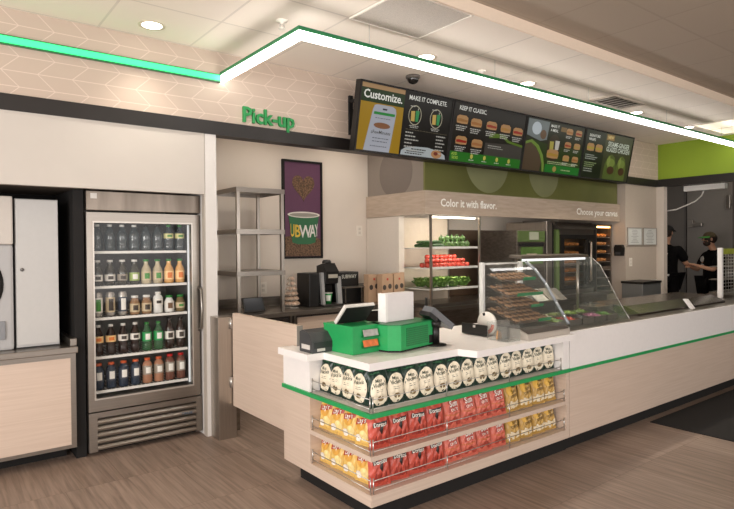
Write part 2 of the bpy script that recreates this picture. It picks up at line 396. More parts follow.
# ------------------------------------------------------------------ Pick-up sign
t = thing('pickup_sign', 'raised green Pick-up lettering on the chevron wall', 'sign', (2.46, 4.6, 2.70))
for word, xc in (('Pick-up', 2.46),):
    b = MB().text(word, lambda x, y, d: (xc+x*.178*.98, 4.587+d*.2, 2.706+y*.185), .022, 0, .06)
    b.build('lettering', GRN2, t)

# ------------------------------------------------------------------ menu screens
SA = math.atan2(.12, .63); DV = Vector((0, math.sin(SA), -math.cos(SA))); NV = Vector((0, -math.cos(SA), -math.sin(SA)))
SW, SH = 1.22, .645
def EM(name, col, k=.62):
    mt = emis('screen_'+name, col, k*.44); b = mt.node_tree.nodes['Principled BSDF']
    c = srgb(*col); b.inputs['Base Color'].default_value = (c[0]*.2, c[1]*.2, c[2]*.2, 1)      # a screen is dark glass when it is off
    b.inputs['Roughness'].default_value = .35; b.inputs['Specular IOR Level'].default_value = .2; return mt
class Scr:
    def __init__(s, root, x0): s.o = Vector((x0, 4.2, 3.092)); s.root = root; s.n = .0
    def P(s, u, v, n=0): return s.o+Vector((u, 0, 0))+DV*v+NV*(.012+n)
    def add(s, name, b, col, k=.62): return b.build(name, EM('%d_%d_%d_%d' % (*col, int(k*100)), col, k), s.root)
    def rect(s, name, u0, v0, u1, v1, n, col, k=.62): return s.add(name, MB().poly([s.P(u0,v0,n), s.P(u1,v0,n), s.P(u1,v1,n), s.P(u0,v1,n)]), col, k)
    def shape(s, name, pts, n, col, k=.62): return s.add(name, MB().poly([s.P(u,v,n) for u, v in pts]), col, k)
    def ell(s, name, cu, cv, ru, rv, n, col, k=.62, a0=0, a1=2*PI): return s.shape(name, [(cu+ru*math.cos(a0+(a1-a0)*i/27), cv+rv*math.sin(a0+(a1-a0)*i/27)) for i in range(28)], n, col, k)
    def txt(s, name, body, cu, cv, size, col, n=.004, bold=.0, sx=1., k=.75): return s.add(name, MB().text(body, lambda x, y, d: s.P(cu+x*size*sx, cv-y*size, n), bold), col, k)
    def lines(s, name, rows, n, col, k=.5):
        b = MB()
        for (u0, u1, v, h) in rows:
            u = u0
            while u < u1:
                w_ = min(u1-u, random.uniform(.012,.035)); b.poly([s.P(u,v,n), s.P(u+w_,v,n), s.P(u+w_,v+h,n), s.P(u,v+h,n)]); u += w_+.006
        return s.add(name, b, col, k)
    def sub(s, name, cu, cv, w_, h_, fill):
        """a little filled-roll picture: bun dome, filling band, bun base"""
        b = s.shape(name, [(cu-w_/2,cv+.1*h_),(cu-w_/2*.95,cv-.3*h_),(cu-w_*.3,cv-.5*h_),(cu+w_*.3,cv-.5*h_),(cu+w_/2*.95,cv-.3*h_),(cu+w_/2,cv+.1*h_),(cu+w_*.46,cv+.45*h_),(cu,cv+.5*h_),(cu-w_*.46,cv+.45*h_)], .003, (196,150,100), .5)
        q = MB().poly([s.P(cu-w_*.48,cv+.0*h_,.0045), s.P(cu-w_*.2,cv-.1*h_,.0045), s.P(cu+w_*.2,cv-.02*h_,.0045), s.P(cu+w_*.48,cv+.0*h_,.0045), s.P(cu+w_*.42,cv+.25*h_,.0045), s.P(cu-w_*.42,cv+.25*h_,.0045)])
        q2 = q.build('filling_picture', EM('%d_%d_%d_%d' % (*fill, 50), fill, .5), s.root)
        return b
def screen(i, label):
    x0 = 3.18+i*SW; t = thing('menu_screen', label, 'menu screen', (x0+SW/2, 4.27, 2.46), 'row of menu screens')
    s = Scr(t, x0); b = MB()
    vs = [s.P(u,v,n) for u in (.004, SW-.004) for v in (0, SH) for n in (-.075, -.004)]
    b.add(vs, [(0,1,3,2),(4,6,7,5),(0,4,5,1),(2,3,7,6),(0,2,6,4),(1,5,7,3)]).build('housing', BLACK, t)
    e = .018; q = MB()
    for (u0,v0,u1,v1) in ((.004,0,SW-.004,e),(.004,SH-e,SW-.004,SH),(.004,e,.004+e,SH-e),(SW-.004-e,e,SW-.004,SH-e)):
        vs = [s.P(u,v,n) for u in (u0,u1) for v in (v0,v1) for n in (-.004, .006)]
        q.add(vs, [(0,1,3,2),(4,6,7,5),(0,4,5,1),(2,3,7,6),(0,2,6,4),(1,5,7,3)])
    q.build('bezel', MATTE, t)
    return s
BL = (26,23,20)
s = screen(0, 'leftmost menu screen with a Customize panel and a phone picture')
s.rect('display', .02, .02, 1.2, .627, 0, BL)
s.rect('panel_tan', .02, .02, .545, .06, .001, (176,140,98)); s.rect('panel_header', .02, .06, .545, .185, .001, (30,54,20)); s.rect('panel_mustard', .02, .185, .545, .627, .001, (168,132,30))
s.txt('heading', 'Customize.', .285, .118, .105, (240,240,232), .003, .018, .98)
ph = [(.175,.24),(.19,.205),(.225,.195),(.41,.195),(.45,.215),(.46,.255),(.42,.627),(.105,.627)]
s.shape('phone_picture', ph, .002, (168,172,182), .75)
s.shape('phone_notch', [(.29,.225),(.345,.225),(.342,.24),(.288,.24)], .003, (40,40,44))
s.shape('phone_green_bar', [(.19,.262),(.445,.262),(.443,.287),(.187,.287)], .003, (40,140,60))
b = s.ell('phone_sandwich', .30, .385, .10, .028, .003, (140,96,66))
s.lines('phone_text', [(.21,.40,.315,.006),(.20,.40,.50,.008),(.20,.38,.53,.008),(.18,.38,.575,.008)], .003, (110,112,120))
s.txt('phone_caption', 'aFewMinutes', .295, .45, .045, (70,66,60), .003, .01)
s.txt('heading', 'MAKE IT COMPLETE.', .86, .075, .062, (236,236,228), .003, .012, .92)
for cu in (.70, .99):
    s.add('picture_ring', MB().add([s.P(cu+r*math.cos(a), .235+r*1.12*math.sin(a), .002) for r in (.078,.086) for a in [2*PI*i/28 for i in range(28)]], [(i,(i+1)%28,28+(i+1)%28,28+i) for i in range(28)]), (190,184,160))
    s.shape('chip_bag_picture', [(cu-.055,.20),(cu-.005,.195),(cu,.295),(cu-.05,.295)], .003, (206,176,96)); s.shape('cup_picture', [(cu+.005,.19),(cu+.055,.19),(cu+.045,.295),(cu+.01,.295)], .003, (60,150,90))
    s.rect('cup_straw', cu+.03, .165, cu+.036, .19, .003, (220,220,210)); s.lines('caption', [(cu-.06,cu+.06,.335,.008),(cu-.05,cu+.05,.35,.008),(cu-.07,cu-.01,.148,.008)], .003, (200,198,190))
s.lines('price_rule', [(.60,1.17,.375,.003)], .003, (150,140,110))
for r in range(6):
    s.lines('item_row', [(.60,.70+.04*(r%3),.40+.034*r,.012)], .003, (206,204,196)); s.lines('price_row', [(1.02,1.02+.13-.03*(r%2),.40+.034*r,.012)], .003, (206,204,196))
s.shape('promo_banner', [(.565,.627),(.57,.585),(.62,.555),(.74,.535),(.92,.53),(1.08,.55),(1.17,.585),(1.185,.627)], .002, (178,186,188), .7)
s.lines('promo_text', [(.70,.90,.555,.012),(.64,.88,.58,.01),(.62,.85,.60,.01)], .003, (70,66,60)); s.ell('cookie_picture', 1.05, .585, .075, .042, .003, (190,140,96)); s.ell('cookie_chips', 1.04, .58, .03, .018, .004, (120,50,40))

s = screen(1, 'second menu screen from the left, headed Keep it classic')
s.rect('display', .02, .02, 1.2, .627, 0, (32,27,22))
s.txt('heading', 'KEEP IT CLASSIC.', .30, .075, .062, (236,236,228), .003, .012, .92)
for j, (cu, cv, fl) in enumerate(((.15,.19,(170,120,60)),(.37,.20,(180,120,60)),(.62,.20,(170,60,40)),(.86,.205,(190,140,70)),(1.08,.215,(180,50,40)),(.17,.405,(170,40,30)),(.42,.415,(180,120,70)))):
    s.sub('sandwich_picture', cu, cv, .175, .088, fl)
    s.lines('caption', [(cu-.09,cu+.08,cv+.065,.01),(cu-.08,cu+.06,cv+.085,.01),(cu-.08,cu+.04,cv+.105,.01)], .003, (206,204,196))
s.shape('grey_backdrop', [(.55,.39),(1.2,.36),(1.2,.53),(.55,.53)], .0015, (70,66,60)); s.lines('note', [(.60,.82,.41,.012),(.60,.86,.435,.008)], .003, (180,178,170))
s.shape('green_sweep', [(.62,.28),(.86,.27),(.94,.33),(1.2,.36),(1.2,.385),(.92,.355),(.84,.31),(.60,.335)], .0018, (92,120,40)); s.rect('green_strip', .02, .525, 1.2, .627, .002, (44,116,36))
s.txt('add_sides', 'ADD', .09, .552, .04, (180,206,90), .003, .01); s.txt('add_sides', 'SIDES', .105, .592, .04, (180,206,90), .003, .01)
for j in range(4):
    cu = .36+j*.21; s.ell('side_picture', cu, .56, .022, .025, .003, (200,190,90)); s.lines('caption', [(cu-.04,cu+.04,.595,.008)], .003, (220,226,210))

s = screen(2, 'third menu screen from the left with a green arc and sandwich grid')
s.rect('display', .02, .02, 1.2, .627, 0, (38,40,22))
s.shape('meadow', [(.02,.3),(.2,.27),(.5,.3),(1.2,.3),(1.2,.627),(.02,.627)], .0005, (46,62,24)); s.shape('brown_field', [(.02,.33),(.14,.30),(.30,.40),(.38,.52),(.36,.627),(.02,.627)], .001, (88,72,54))
s.shape('green_arc', [(.02,.30),(.14,.265),(.28,.32),(.39,.43),(.44,.54),(.45,.627),(.41,.627),(.39,.53),(.33,.43),(.24,.35),(.13,.30),(.02,.33)], .0015, (118,146,62))
s.shape('photo_picture', [(.03,.03),(.44,.03),(.42,.245),(.30,.27),(.03,.22)], .002, (120,128,128)); s.ell('photo_bottle', .20, .13, .09, .075, .003, (196,206,212)); s.ell('photo_crumb', .34, .19, .06, .055, .003, (110,84,60))
s.txt('heading', 'MAKE IT', .555, .07, .046, (236,236,228), .003, .01); s.txt('heading', 'A MEAL', .55, .12, .046, (236,236,228), .003, .01)
s.shape('oval_picture', [(.58+.13*math.cos(a), .33+.165*math.sin(a)) for a in [2*PI*i/28 for i in range(28)]], .002, (62,50,34)); s.sub('sandwich_picture', .58, .40, .24, .11, (190,150,60))
s.shape('cup_picture', [(.60,.235),(.69,.235),(.68,.345),(.61,.345)], .003, (208,206,196)); s.shape('chip_bag_picture', [(.49,.255),(.57,.25),(.575,.35),(.50,.35)], .003, (180,170,80))
s.rect('tag', .68, .06, .80, .115, .003, (128,100,60))
for r in range(3):
    for c_ in range(2): s.sub('sandwich_picture', .87+c_*.20, .10+r*.165, .14, .075, ((180,120,60),(170,60,40),(190,160,80))[(r+c_)%3]); s.lines('caption', [(.80+c_*.20,.92+c_*.20,.155+r*.165,.01),(.80+c_*.20,.89+c_*.20,.172+r*.165,.01)], .003, (206,204,196))
s.shape('green_deal', [(.46,.53),(1.2,.53),(1.2,.627),(.46,.627)], .002, (40,120,44)); s.lines('deal_text', [(.80,1.0,.575,.014)], .003, (190,206,150)); s.lines('meal_text', [(.50,1.15,.49,.012),(.50,1.1,.512,.01)], .003, (190,206,150)); s.ell('deal_picture', .66, .58, .04, .035, .003, (170,150,80))

s = screen(3, 'rightmost menu screen with a large wrap picture and Sesame-Ginger heading')
s.rect('display', .02, .02, 1.2, .627, 0, (30,38,20))
s.txt('heading', 'SIGNATURE', .22, .085, .048, (236,236,228), .003, .012); s.txt('heading', 'WRAPS', .17, .135, .048, (236,236,228), .003, .012)
for cu in (.16, .36): s.sub('wrap_picture', cu, .235, .17, .10, (190,170,60))
for v in (.33,.355,.38,.43,.455,.48,.51,.54): s.lines('caption', [(.07,.07+.2+.08*((int(v*200))%3)/2,v,.012)], .003, (170,190,130) if .42 < v < .5 else (198,204,190), .4)
s.rect('wrap_photo', .49, .02, 1.2, .627, .001, (64,66,40))
s.rect('new_tag', .51, .03, .70, .105, .003, (150,116,60)); s.txt('new_word', 'NEW', .605, .068, .06, (240,214,140), .004, .01)
s.txt('heading', 'SESAME-GINGER', .84, .155, .088, (214,222,206), .003, .014, .86); s.txt('heading', 'GLAZED CHICKEN', .84, .225, .088, (214,222,206), .003, .014, .82)
for cu, ru, cl in ((.70,.15,(96,112,52)),(.98,.13,(104,118,54))):
    s.shape('wrap_picture', [(cu-ru,.627),(cu-ru*.95,.42),(cu-ru*.5,.31),(cu,.285),(cu+ru*.6,.32),(cu+ru,.44),(cu+ru,.627)], .002, cl, .5); s.ell('wrap_filling', cu+.0, .40, ru*.7, .06, .003, (132,150,70), .5); s.ell('wrap_chicken', cu+.02, .50, ru*.6, .055, .004, (84,58,36), .5)
    s.shape('lettuce_fold', [(cu-ru*.7,.36),(cu-ru*.3,.30),(cu-ru*.1,.37),(cu-ru*.4,.47)], .0045, (150,166,84), .5)
# bracket that carries the row
t = thing('screen_bracket', 'black folding arm bracket behind the left end of the menu screens', 'bracket', (3.345, 4.585, 2.66))
bx(3.325, 3.365, 4.56, 4.587, 2.66, 3.04).build('wall_plate', MATTE, t)
bx(3.33, 3.355, 4.35, 4.56, 2.97, 2.995).build('arm', MATTE, t); bx(3.33, 3.355, 4.40, 4.56, 2.69, 2.715).build('arm', MATTE, t)
MB().tube([(3.31,4.56,2.98),(3.295,4.52,2.85),(3.315,4.56,2.7)], .006, 6).build('cable', MATTE, t)

# ================================================================== LEFT: drinks counter, dispenser, cabinet
t = thing('drinks_counter', 'low counter with pale wood panel and steel top at far left', 'counter', (0, 5.1, 0))
bx(-2.8, .86, 4.86, 5.55, 0, .1).build('toe_kick', MATTE, t)
bx(-2.8, .9, 4.72, 5.58, .1, .80).build('carcass', STEELD, t)
bx(-2.8, .865, 4.698, 4.72, .125, .765).build('door_panel', WOOD, t)
MB().box(-2.8, .9, 4.694, 4.72, .1, .125).box(.865, .9, 4.694, 4.72, .125, .80).box(-2.8, .865, 4.694, 4.72, .765, .80).build('edge_frame', STEEL, t)
bx(-2.8, .91, 4.66, 5.58, .803, .85, .006).build('steel_top', STEEL, t)
bx(.865, .91, 4.70, 5.58, .85, .905, .004).build('side_splash', STEEL, t)
bx(.05, .34, 4.678, 4.69, .775, .795).build('finger_pull', BLACK, t)
GREY = M('dispenser_grey', (172,172,172), .45, var=.01); GREYL = M('cabinet_grey', (190,190,188), .5, var=.01)
t = thing('drinks_dispenser', 'grey drinks dispenser with a round black touchscreen, cut by the left edge', 'drinks machine', (.2, 5.1, .85))
MB().box(-.22, .525, 4.80, 5.5, .85, 1.60, .02).build('body', GREY, t)
bx(-.22, .525, 4.79, 5.5, 1.60, 1.945, .012).build('top_cover', M('dispenser_top', (196,190,182), .4), t)
MB().lathe([(.001,4.782),(.23,4.782),(.262,4.788),(.27,4.80),(.001,4.80)], (.195, 0, 1.32), 36, axis='y').build('screen_ring', MATTE, t)
MB().lathe([(.001,4.776),(.20,4.776),(.20,4.783),(.001,4.783)], (.195, 0, 1.32), 36, axis='y').build('round_screen', M('dark_touch_glass', (22,24,28), .08), t)
MB().box(.40, .47, 4.785, 4.80, .93, 1.06, .005).build('nozzle_cover', M('nozzle_grey', (130,132,136), .4), t)
t = thing('supply_cabinet', 'tall light grey locked cabinet standing on the counter beside the dispenser', 'cabinet', (.675, 5.1, .85))
bx(.54, .815, 4.82, 5.5, .86, 1.93).build('body', GREYL, t)
dr = bx(.543, .812, 4.80, 4.82, .875, 1.925, .004).build('door', GREYL, t)
MB().lathe([(.001,4.792),(.011,4.792),(.013,4.80),(.001,4.80)], (.578, 0, 1.42), 14, axis='y').build('lock', M('lock_metal', (120,118,116), .35, metal=.8), dr)
bx(.535, .82, 4.83, 5.5, .85, .86).build('base', BLACK, t)

# ================================================================== glass-door cooler
FX0, FX1 = .985, 1.862
t = thing('drinks_cooler', 'tall steel glass-door cooler stocked with rows of bottled drinks', 'cooler', (1.42, 5.1, 0))
INT = M('cooler_liner', (104,102,100), .5, var=.05)
MB().box(FX0, FX0+.03, 4.76, 5.5, .02, 2.005).box(FX1-.03, FX1, 4.76, 5.5, .02, 2.005).box(FX0+.03, FX1-.03, 5.45, 5.5, .02, 2.005).build('cabinet', M('cooler_black_side', (30,28,27), .5), t)
MB().box(FX0+.03, FX1-.03, 5.42, 5.45, .36, 1.85).box(FX0+.03, FX0+.05, 4.78, 5.42, .36, 1.85).box(FX1-.05, FX1-.03, 4.78, 5.42, .36, 1.85).box(FX0+.05, FX1-.05, 4.78, 5.42, .36, .40).box(FX0+.05, FX1-.05, 4.78, 5.42, 1.80, 1.85).build('liner', INT, t)
bx(FX0, FX1, 4.70, 4.76, 1.855, 2.005, .006).build('header', streaky('header_steel', (112,103,94), (140,130,120), 3, .3, (3, .4, .4), metal=.9), t)
bx(FX0+.03, FX0+.075, 4.696, 4.70, 1.945, 1.985).build('rating_plate', M('plate_white', (214,210,204), .4), t)
d = MB().box(FX0, FX0+.05, 4.70, 4.755, .335, 1.842).box(FX1-.075, FX1-.01, 4.70, 4.755, .335, 1.842).box(FX0+.05, FX1-.075, 4.70, 4.755, .335, .43).box(FX0+.05, FX1-.075, 4.70, 4.755, 1.765, 1.842).build('door', STEEL, t)
MB().box(FX0+.042, FX0+.052, 4.695, 4.70, .42, 1.775).box(FX1-.077, FX1-.067, 4.695, 4.70, .42, 1.775).box(FX0+.052, FX1-.077, 4.695, 4.70, .42, .432).box(FX0+.052, FX1-.077, 4.695, 4.70, 1.763, 1.775).build('glazing_bead', M('bead_bright', (190,184,176), .3, metal=.6), d)
bx(FX0+.05, FX1-.075, 4.722, 4.726, .43, 1.765).build('pane', GLASS, d)
MB().tube([(FX1-.018,4.70,1.24),(FX1-.012,4.662,1.22),(FX1-.008,4.655,1.06),(FX1-.012,4.662,.90),(FX1-.018,4.70,.88)], .011, 10).build('handle', M('handle_dark_steel', (150,146,140), .3, metal=.9), d)
g = MB().box(FX0, FX0+.06, 4.70, 4.75, .03, .325).box(FX1-.05, FX1, 4.70, 4.75, .03, .325).box(FX0+.06, FX1-.05, 4.70, 4.75, .285, .325).box(FX0+.06, FX1-.05, 4.74, 4.75, .03, .285).build('grille_frame', STEEL, t)
for k in range(5):
    z = .04+k*.049; MB().prism([(4.702,z),(4.70,z+.012),(4.718,z+.034),(4.735,z+.036),(4.735,z+.028)], 'x', FX0+.06, FX1-.05).build('louvre', STEEL, g)
MB().text('TRUE', lambda x, y, d_: (FX1-.13+x*.04, 4.696, .20+y*.028), .01).build('badge', M('badge_blue', (70,96,120), .4), g)
bx(FX0+.01, FX1-.01, 4.80, 5.4, 0, .02).build('feet_plinth', MATTE, t)
SHZ = [1.54, 1.27, 1.027, .727, .464]
SHW = M('shelf_white_wire', (226,224,220), .4)
for z in SHZ:
    b = MB().box(FX0+.055, FX1-.09, 4.775, 4.787, z-.012, z+.008)
    for k in range(22): x = FX0+.065+k*.033; b.tube([(x,4.787,z-.003),(x,5.40,z-.003)], .0025, 5)
    b.tube([(FX0+.055,5.40,z-.006),(FX1-.09,5.40,z-.006)], .004, 6)
    b.build('shelf', SHW, t)
glow_bar = MB().box(FX1-.085, FX1-.068, 4.762, 4.772, .44, 1.76).build('glow_bar', emis('cooler_glow', (210,214,216), .3), t)  # glowing strip added for the pale inner wall and a brighter interior
# bottles
WATER = glass('clear_bottle', (.66,.74,.78), 2.6, .08, body=.07, bodycol=(190,204,210))
GLB = glass('clear_glass_bottle', (.62,.62,.58), 2.0, .05, body=.2, bodycol=(120,116,106))
def liquid(n, c, r=.12): return M(n, c, r, var=.05, scale=12)
P_BOT = [(0,0),(.030,0),(.034,.004),(.034,.05),(.031,.056),(.034,.062),(.034,.125),(.031,.142),(.020,.172),(.0125,.186),(.0125,.200)]
P_GLS = [(0,0),(.031,0),(.034,.005),(.034,.105),(.030,.125),(.017,.15),(.0145,.165),(.016,.185)]
P_SPT = [(0,0),(.031,0),(.034,.004),(.033,.05),(.0345,.09),(.034,.13),(.026,.148),(.017,.155),(.017,.166)]
P_COL = [(0,0),(.027,0),(.033,.01),(.033,.05),(.030,.075),(.033,.10),(.033,.135),(.028,.165),(.014,.205),(.0125,.222)]
P_CAN = [(0,.003),(.024,0),(.031,.012),(.031,.158),(.025,.170),(.025,.173),(0,.170)]
P_JAR = [(0,0),(.030,0),(.034,.005),(.034,.085),(.026,.105),(.021,.118),(.021,.125)]
def bottle(name, label, cat, prof, body, cap, lab, zc, x, y, z, r_lab=.0348, lz=(.07,.12), mark=None, h=1.0, group=None):
    t = thing(name, label, cat, (x, y, z), group)
    pr = [(r, zz*h) for r, zz in prof]
    MB().lathe(pr, (0,0,0), 16).build('body', body, t, local=True)
    zt = pr[-1][1]; rt = pr[-1][0]
    t.scale = (1.14, 1.14, 1.0)
    if cap is not None: MB().lathe([(0,zt+.014),(rt+.003,zt+.014),(rt+.004,zt-.004),(rt,zt-.004)], n=14).build('cap', cap, t, local=True)
    if lab is not None:
        q = MB().lathe([(r_lab,lz[0]*h),(r_lab,lz[1]*h)], n=18); q.open = True; o = q.build('wrapper', lab, t, local=True)
        if mark is not None:
            q = MB()
            q.lathe([(r_lab+.0006,lz[0]*h+.012),(r_lab+.0006,lz[1]*h-.012)], n=6, a0=-PI/2-.55, a1=-PI/2+.45); q.open = True; q.build('mark', mark, o, local=True)
    return t
CAPW = M('cap_white', (232,230,226), .4); CAPG = M('cap_green', (52,130,60), .4); CAPO = M('cap_orange', (214,96,50), .4); CAPR = M('cap_red', (196,34,34), .4); CAPK = M('cap_black', (30,28,28), .4)
LBW = M('wrapper_white', (226,222,216), .5); LBG = M('wrapper_lime', (150,172,92), .5); LBT = M('wrapper_tan', (196,178,146), .5); LBO = M('wrapper_orange_cream', (240,200,140), .5)
LBY = M('wrapper_pale_yellow', (206,200,140), .5); LBGR = M('wrapper_green', (40,150,80), .5); LBD = M('wrapper_dark_blue', (46,54,70), .5); LBB = M('wrapper_brown_grey', (150,140,128), .5)
MKD = M('print_dark', (64,56,50), .6); MKO = M('print_orange', (222,120,40), .6); MKG = M('print_green', (70,140,60), .6); MKW = M('print_white', (236,234,228), .6)
XB = [1.088+k*.0925 for k in range(8)]
def place(k, j): return f'{ORD[k]} from the left on the {ORD[j] if j < 4 else "bottom"} shelf of the glass-door cooler'
def shelfword(j): return ('top','second','third','fourth','bottom')[j]
for k in range(8):
    wh = f"{ORD[k]} from left on the cooler's "
    # top shelf: water
    if k < 6: bottle('water_bottle', 'clear water bottle, ' + wh + 'top shelf', 'bottle', P_BOT, WATER, CAPW if k not in (4,5) else CAPK, None, 0, XB[k], 4.835, SHZ[0]+.009, h=.97)
    else: bottle('water_bottle', 'clear bottle with pale yellow wrapper, ' + wh + 'top shelf', 'bottle', P_BOT, WATER, CAPG, LBY, 0, XB[k], 4.835, SHZ[0]+.009, lz=(.10,.14), mark=MKG)
    # second shelf
    z = SHZ[1]+.009
    if k < 3: bottle('juice_bottle', 'dark bottle with ' + ('white' if k < 2 else 'grey') + ' wrapper and pale cap, ' + wh + 'second shelf', 'bottle', P_GLS, GLB, CAPW, LBW if k < 2 else LBB, 0, XB[k], 4.84, z, lz=(.035,.085), mark=MKD)
    elif k == 3: bottle('juice_bottle', 'bottle with lime green wrapper, ' + wh + 'second shelf', 'bottle', P_GLS, GLB, CAPW, LBG, 0, XB[k], 4.84, z, lz=(.03,.095), mark=MKW)
    elif k < 6: bottle('smoothie_bottle', 'tan bottle with green cap, ' + wh + 'second shelf', 'bottle', P_GLS, liquid('tan_drink', (186,172,146)), CAPG, LBT, 0, XB[k], 4.84, z, lz=(.03,.10), mark=MKG)
    else: bottle('smoothie_bottle', 'orange bottle with green cap, ' + wh + 'second shelf', 'bottle', P_GLS, liquid('orange_drink', (220,168,106)), CAPG, LBO, 0, XB[k], 4.84, z, lz=(.03,.10), mark=MKO)
    # third shelf
    z = SHZ[2]+.009
    if k < 3: bottle('drink_can', ('silver can', 'silver and brown can', 'dark silver can')[k] + ' with white band, ' + wh + 'third shelf', 'can', P_CAN, M('can_silver', (200,198,194), .25, metal=.7), None, (LBW, LBT, LBD)[k], 0, XB[k], 4.84, z, r_lab=.0315, lz=(.03,.135), mark=(MKG, MKD, MKW)[k], h=1.1)
    elif k < 5: bottle('iced_coffee_bottle', 'tan iced coffee bottle, ' + wh + 'third shelf', 'bottle', P_JAR, liquid('coffee_milk', (150,118,90)), CAPW, LBT, 0, XB[k], 4.84, z, lz=(.02,.08), mark=MKD, h=1.1)
    elif k == 5: bottle('milk_bottle', 'white milk bottle, ' + wh + 'third shelf', 'bottle', P_SPT, liquid('milk_white', (226,226,224)), CAPW, LBW, 0, XB[k], 4.84, z, mark=MKD, h=.95)
    elif k == 6: bottle('milk_bottle', 'small white bottle with brown round mark, ' + wh + 'third shelf', 'bottle', P_JAR, liquid('milk_white', (226,226,224)), CAPG, LBW, 0, XB[k], 4.84, z, lz=(.02,.09), mark=M('print_brown', (110,80,56), .6), h=1.0)
    else: bottle('green_tea_bottle', 'small green-topped tan bottle, ' + wh + 'third shelf', 'bottle', P_JAR, liquid('tea_brown', (120,104,74)), CAPG, LBT, 0, XB[k], 4.84, z, lz=(.03,.075), mark=MKG, h=1.0)
    # fourth shelf
    z = SHZ[3]+.009
    if k < 4: bottle('soda_bottle', 'dark cola bottle with ' + ('orange' if k < 2 else 'grey') + ' and white wrapper, ' + wh + 'fourth shelf', 'bottle', P_COL, liquid('cola', (40,26,22)), CAPW, LBW if k >= 2 else LBO, 0, XB[k], 4.84, z, r_lab=.0338, lz=(.10,.15), mark=MKO if k < 2 else MKD, h=1.0)
    elif k < 6: bottle('soda_bottle', 'green lemon soda bottle, ' + wh + 'fourth shelf', 'bottle', P_COL, glass('green_pet', (.5,.85,.6), 1.2, .05, body=.25, bodycol=(100,150,112)), CAPG, LBGR, 0, XB[k], 4.84, z, r_lab=.0338, lz=(.08,.155), mark=MKW, h=.97)
    else: bottle('soda_bottle', 'dark root beer bottle with white wrapper, ' + wh + 'fourth shelf', 'bottle', P_COL, liquid('cola', (40,26,22)), CAPK, LBW, 0, XB[k], 4.84, z, r_lab=.0338, lz=(.07,.13), mark=MKD, h=1.08)
    # bottom shelf
    z = SHZ[4]+.009
    if k < 4: bottle('sports_drink_bottle', 'dark blue sports drink bottle with orange cap, ' + wh + 'bottom shelf', 'bottle', P_SPT, liquid('dark_blue_drink', (44,56,72)), CAPO, LBD, 0, XB[k], 4.84, z, lz=(.055,.13), mark=MKW, h=1.12)
    elif k < 6: bottle('sports_drink_bottle', 'peach sports drink bottle with orange cap, ' + wh + 'bottom shelf', 'bottle', P_SPT, liquid('peach_drink', (170,122,96)), CAPO, LBB, 0, XB[k], 4.84, z, lz=(.06,.125), mark=MKW, h=1.12)
    else: bottle('sports_drink_bottle', 'brown drink bottle with bright red cap, ' + wh + 'bottom shelf', 'bottle', P_SPT, liquid('berry_drink', (110,70,58)), CAPR, LBB, 0, XB[k], 4.84, z, lz=(.055,.125), mark=MKW, h=1.18)

# ================================================================== gate and its post
t = thing('gate_post', 'brushed steel gate post at the foot of the white column', 'post', (1.99, 4.53, 0))
bx(1.90, 2.055, 4.44, 4.598, 0, 1.0, .003).build('casing', STEELV, t)
bx(1.97, 2.16, 4.602, 4.72, 0, .26).build('foot_plate', STEELD, t)
t = thing('swing_gate', 'pale wood swing gate closing the gap beside the service counter', 'gate', (2.04, 3.9, .27))
bx(2.02, 2.06, 3.40, 4.425, .27, 1.03).build('leaf', WOOD, t)
MB().box(2.018, 2.062, 3.394, 3.40, .27, 1.03).build('edge_strip', M('grey_edge', (150,146,140), .4), t)
for z in (.42, .90):
    MB().lathe([(0,0),(.012,0),(.012,.085),(0,.085)], (2.008, 4.431, z), 12).build('hinge', M('hinge_steel', (190,188,184), .3, metal=.8), t)

# ================================================================== back counter
t = thing('back_counter', 'long steel-topped counter along the back wall under the purple poster', 'counter', (3.2, 5.4, 0))
bx(1.98, 4.46, 5.20, 5.78, 0, .1).build('toe_kick', MATTE, t)
bx(1.98, 4.46, 5.12, 5.78, .1, .875).build('carcass', M('dark_carcass', (60,54,50), .5), t)
DK = M('dark_door', (58,52,48), .35)
for x0, x1, mt in ((2.0, 2.44, DK), (2.46, 2.93, DK), (3.04, 3.62, WOOD), (3.64, 4.44, WOOD)): bx(x0, x1, 5.10, 5.12, .13, .85, .004).build('door', mt, t)
MB().box(2.95, 2.975, 5.10, 5.12, .1, .875).box(2.995, 3.02, 5.10, 5.12, .1, .875).build('stile', STEELD, t)
bx(1.98, 4.46, 5.05, 5.78, .878, .92, .004).build('steel_top', STEELD, t)
bx(1.98, 4.46, 5.76, 5.795, .92, 1.02).build('backsplash', STEELD, t)
OUT = M('outlet_ivory', (232,224,212), .4)
for nm, lb, x, y, z in (('wall_outlet', 'white double socket on the back wall behind the wire rack', 3.014, 5.8, 1.118), ('light_switch', 'white switch plate on the back wall left of the hood', 4.36, 5.8, 1.768), ('light_switch', 'white switch plate on the wall below the framed certificates', 8.75, 4.62, 1.30)):
    t = thing(nm, lb, 'switch' if nm == 'light_switch' else 'socket', (x, y, z))
    bx(x-.045, x+.045, y-.007, y-.001, z-.065, z+.065, .003).build('plate', OUT, t)
    MB().box(x-.016, x+.016, y-.011, y-.007, z+.008, z+.04).box(x-.016, x+.016, y-.011, y-.007, z-.04, z-.008).build('insert', M('insert_ivory', (210,202,190), .4), t)
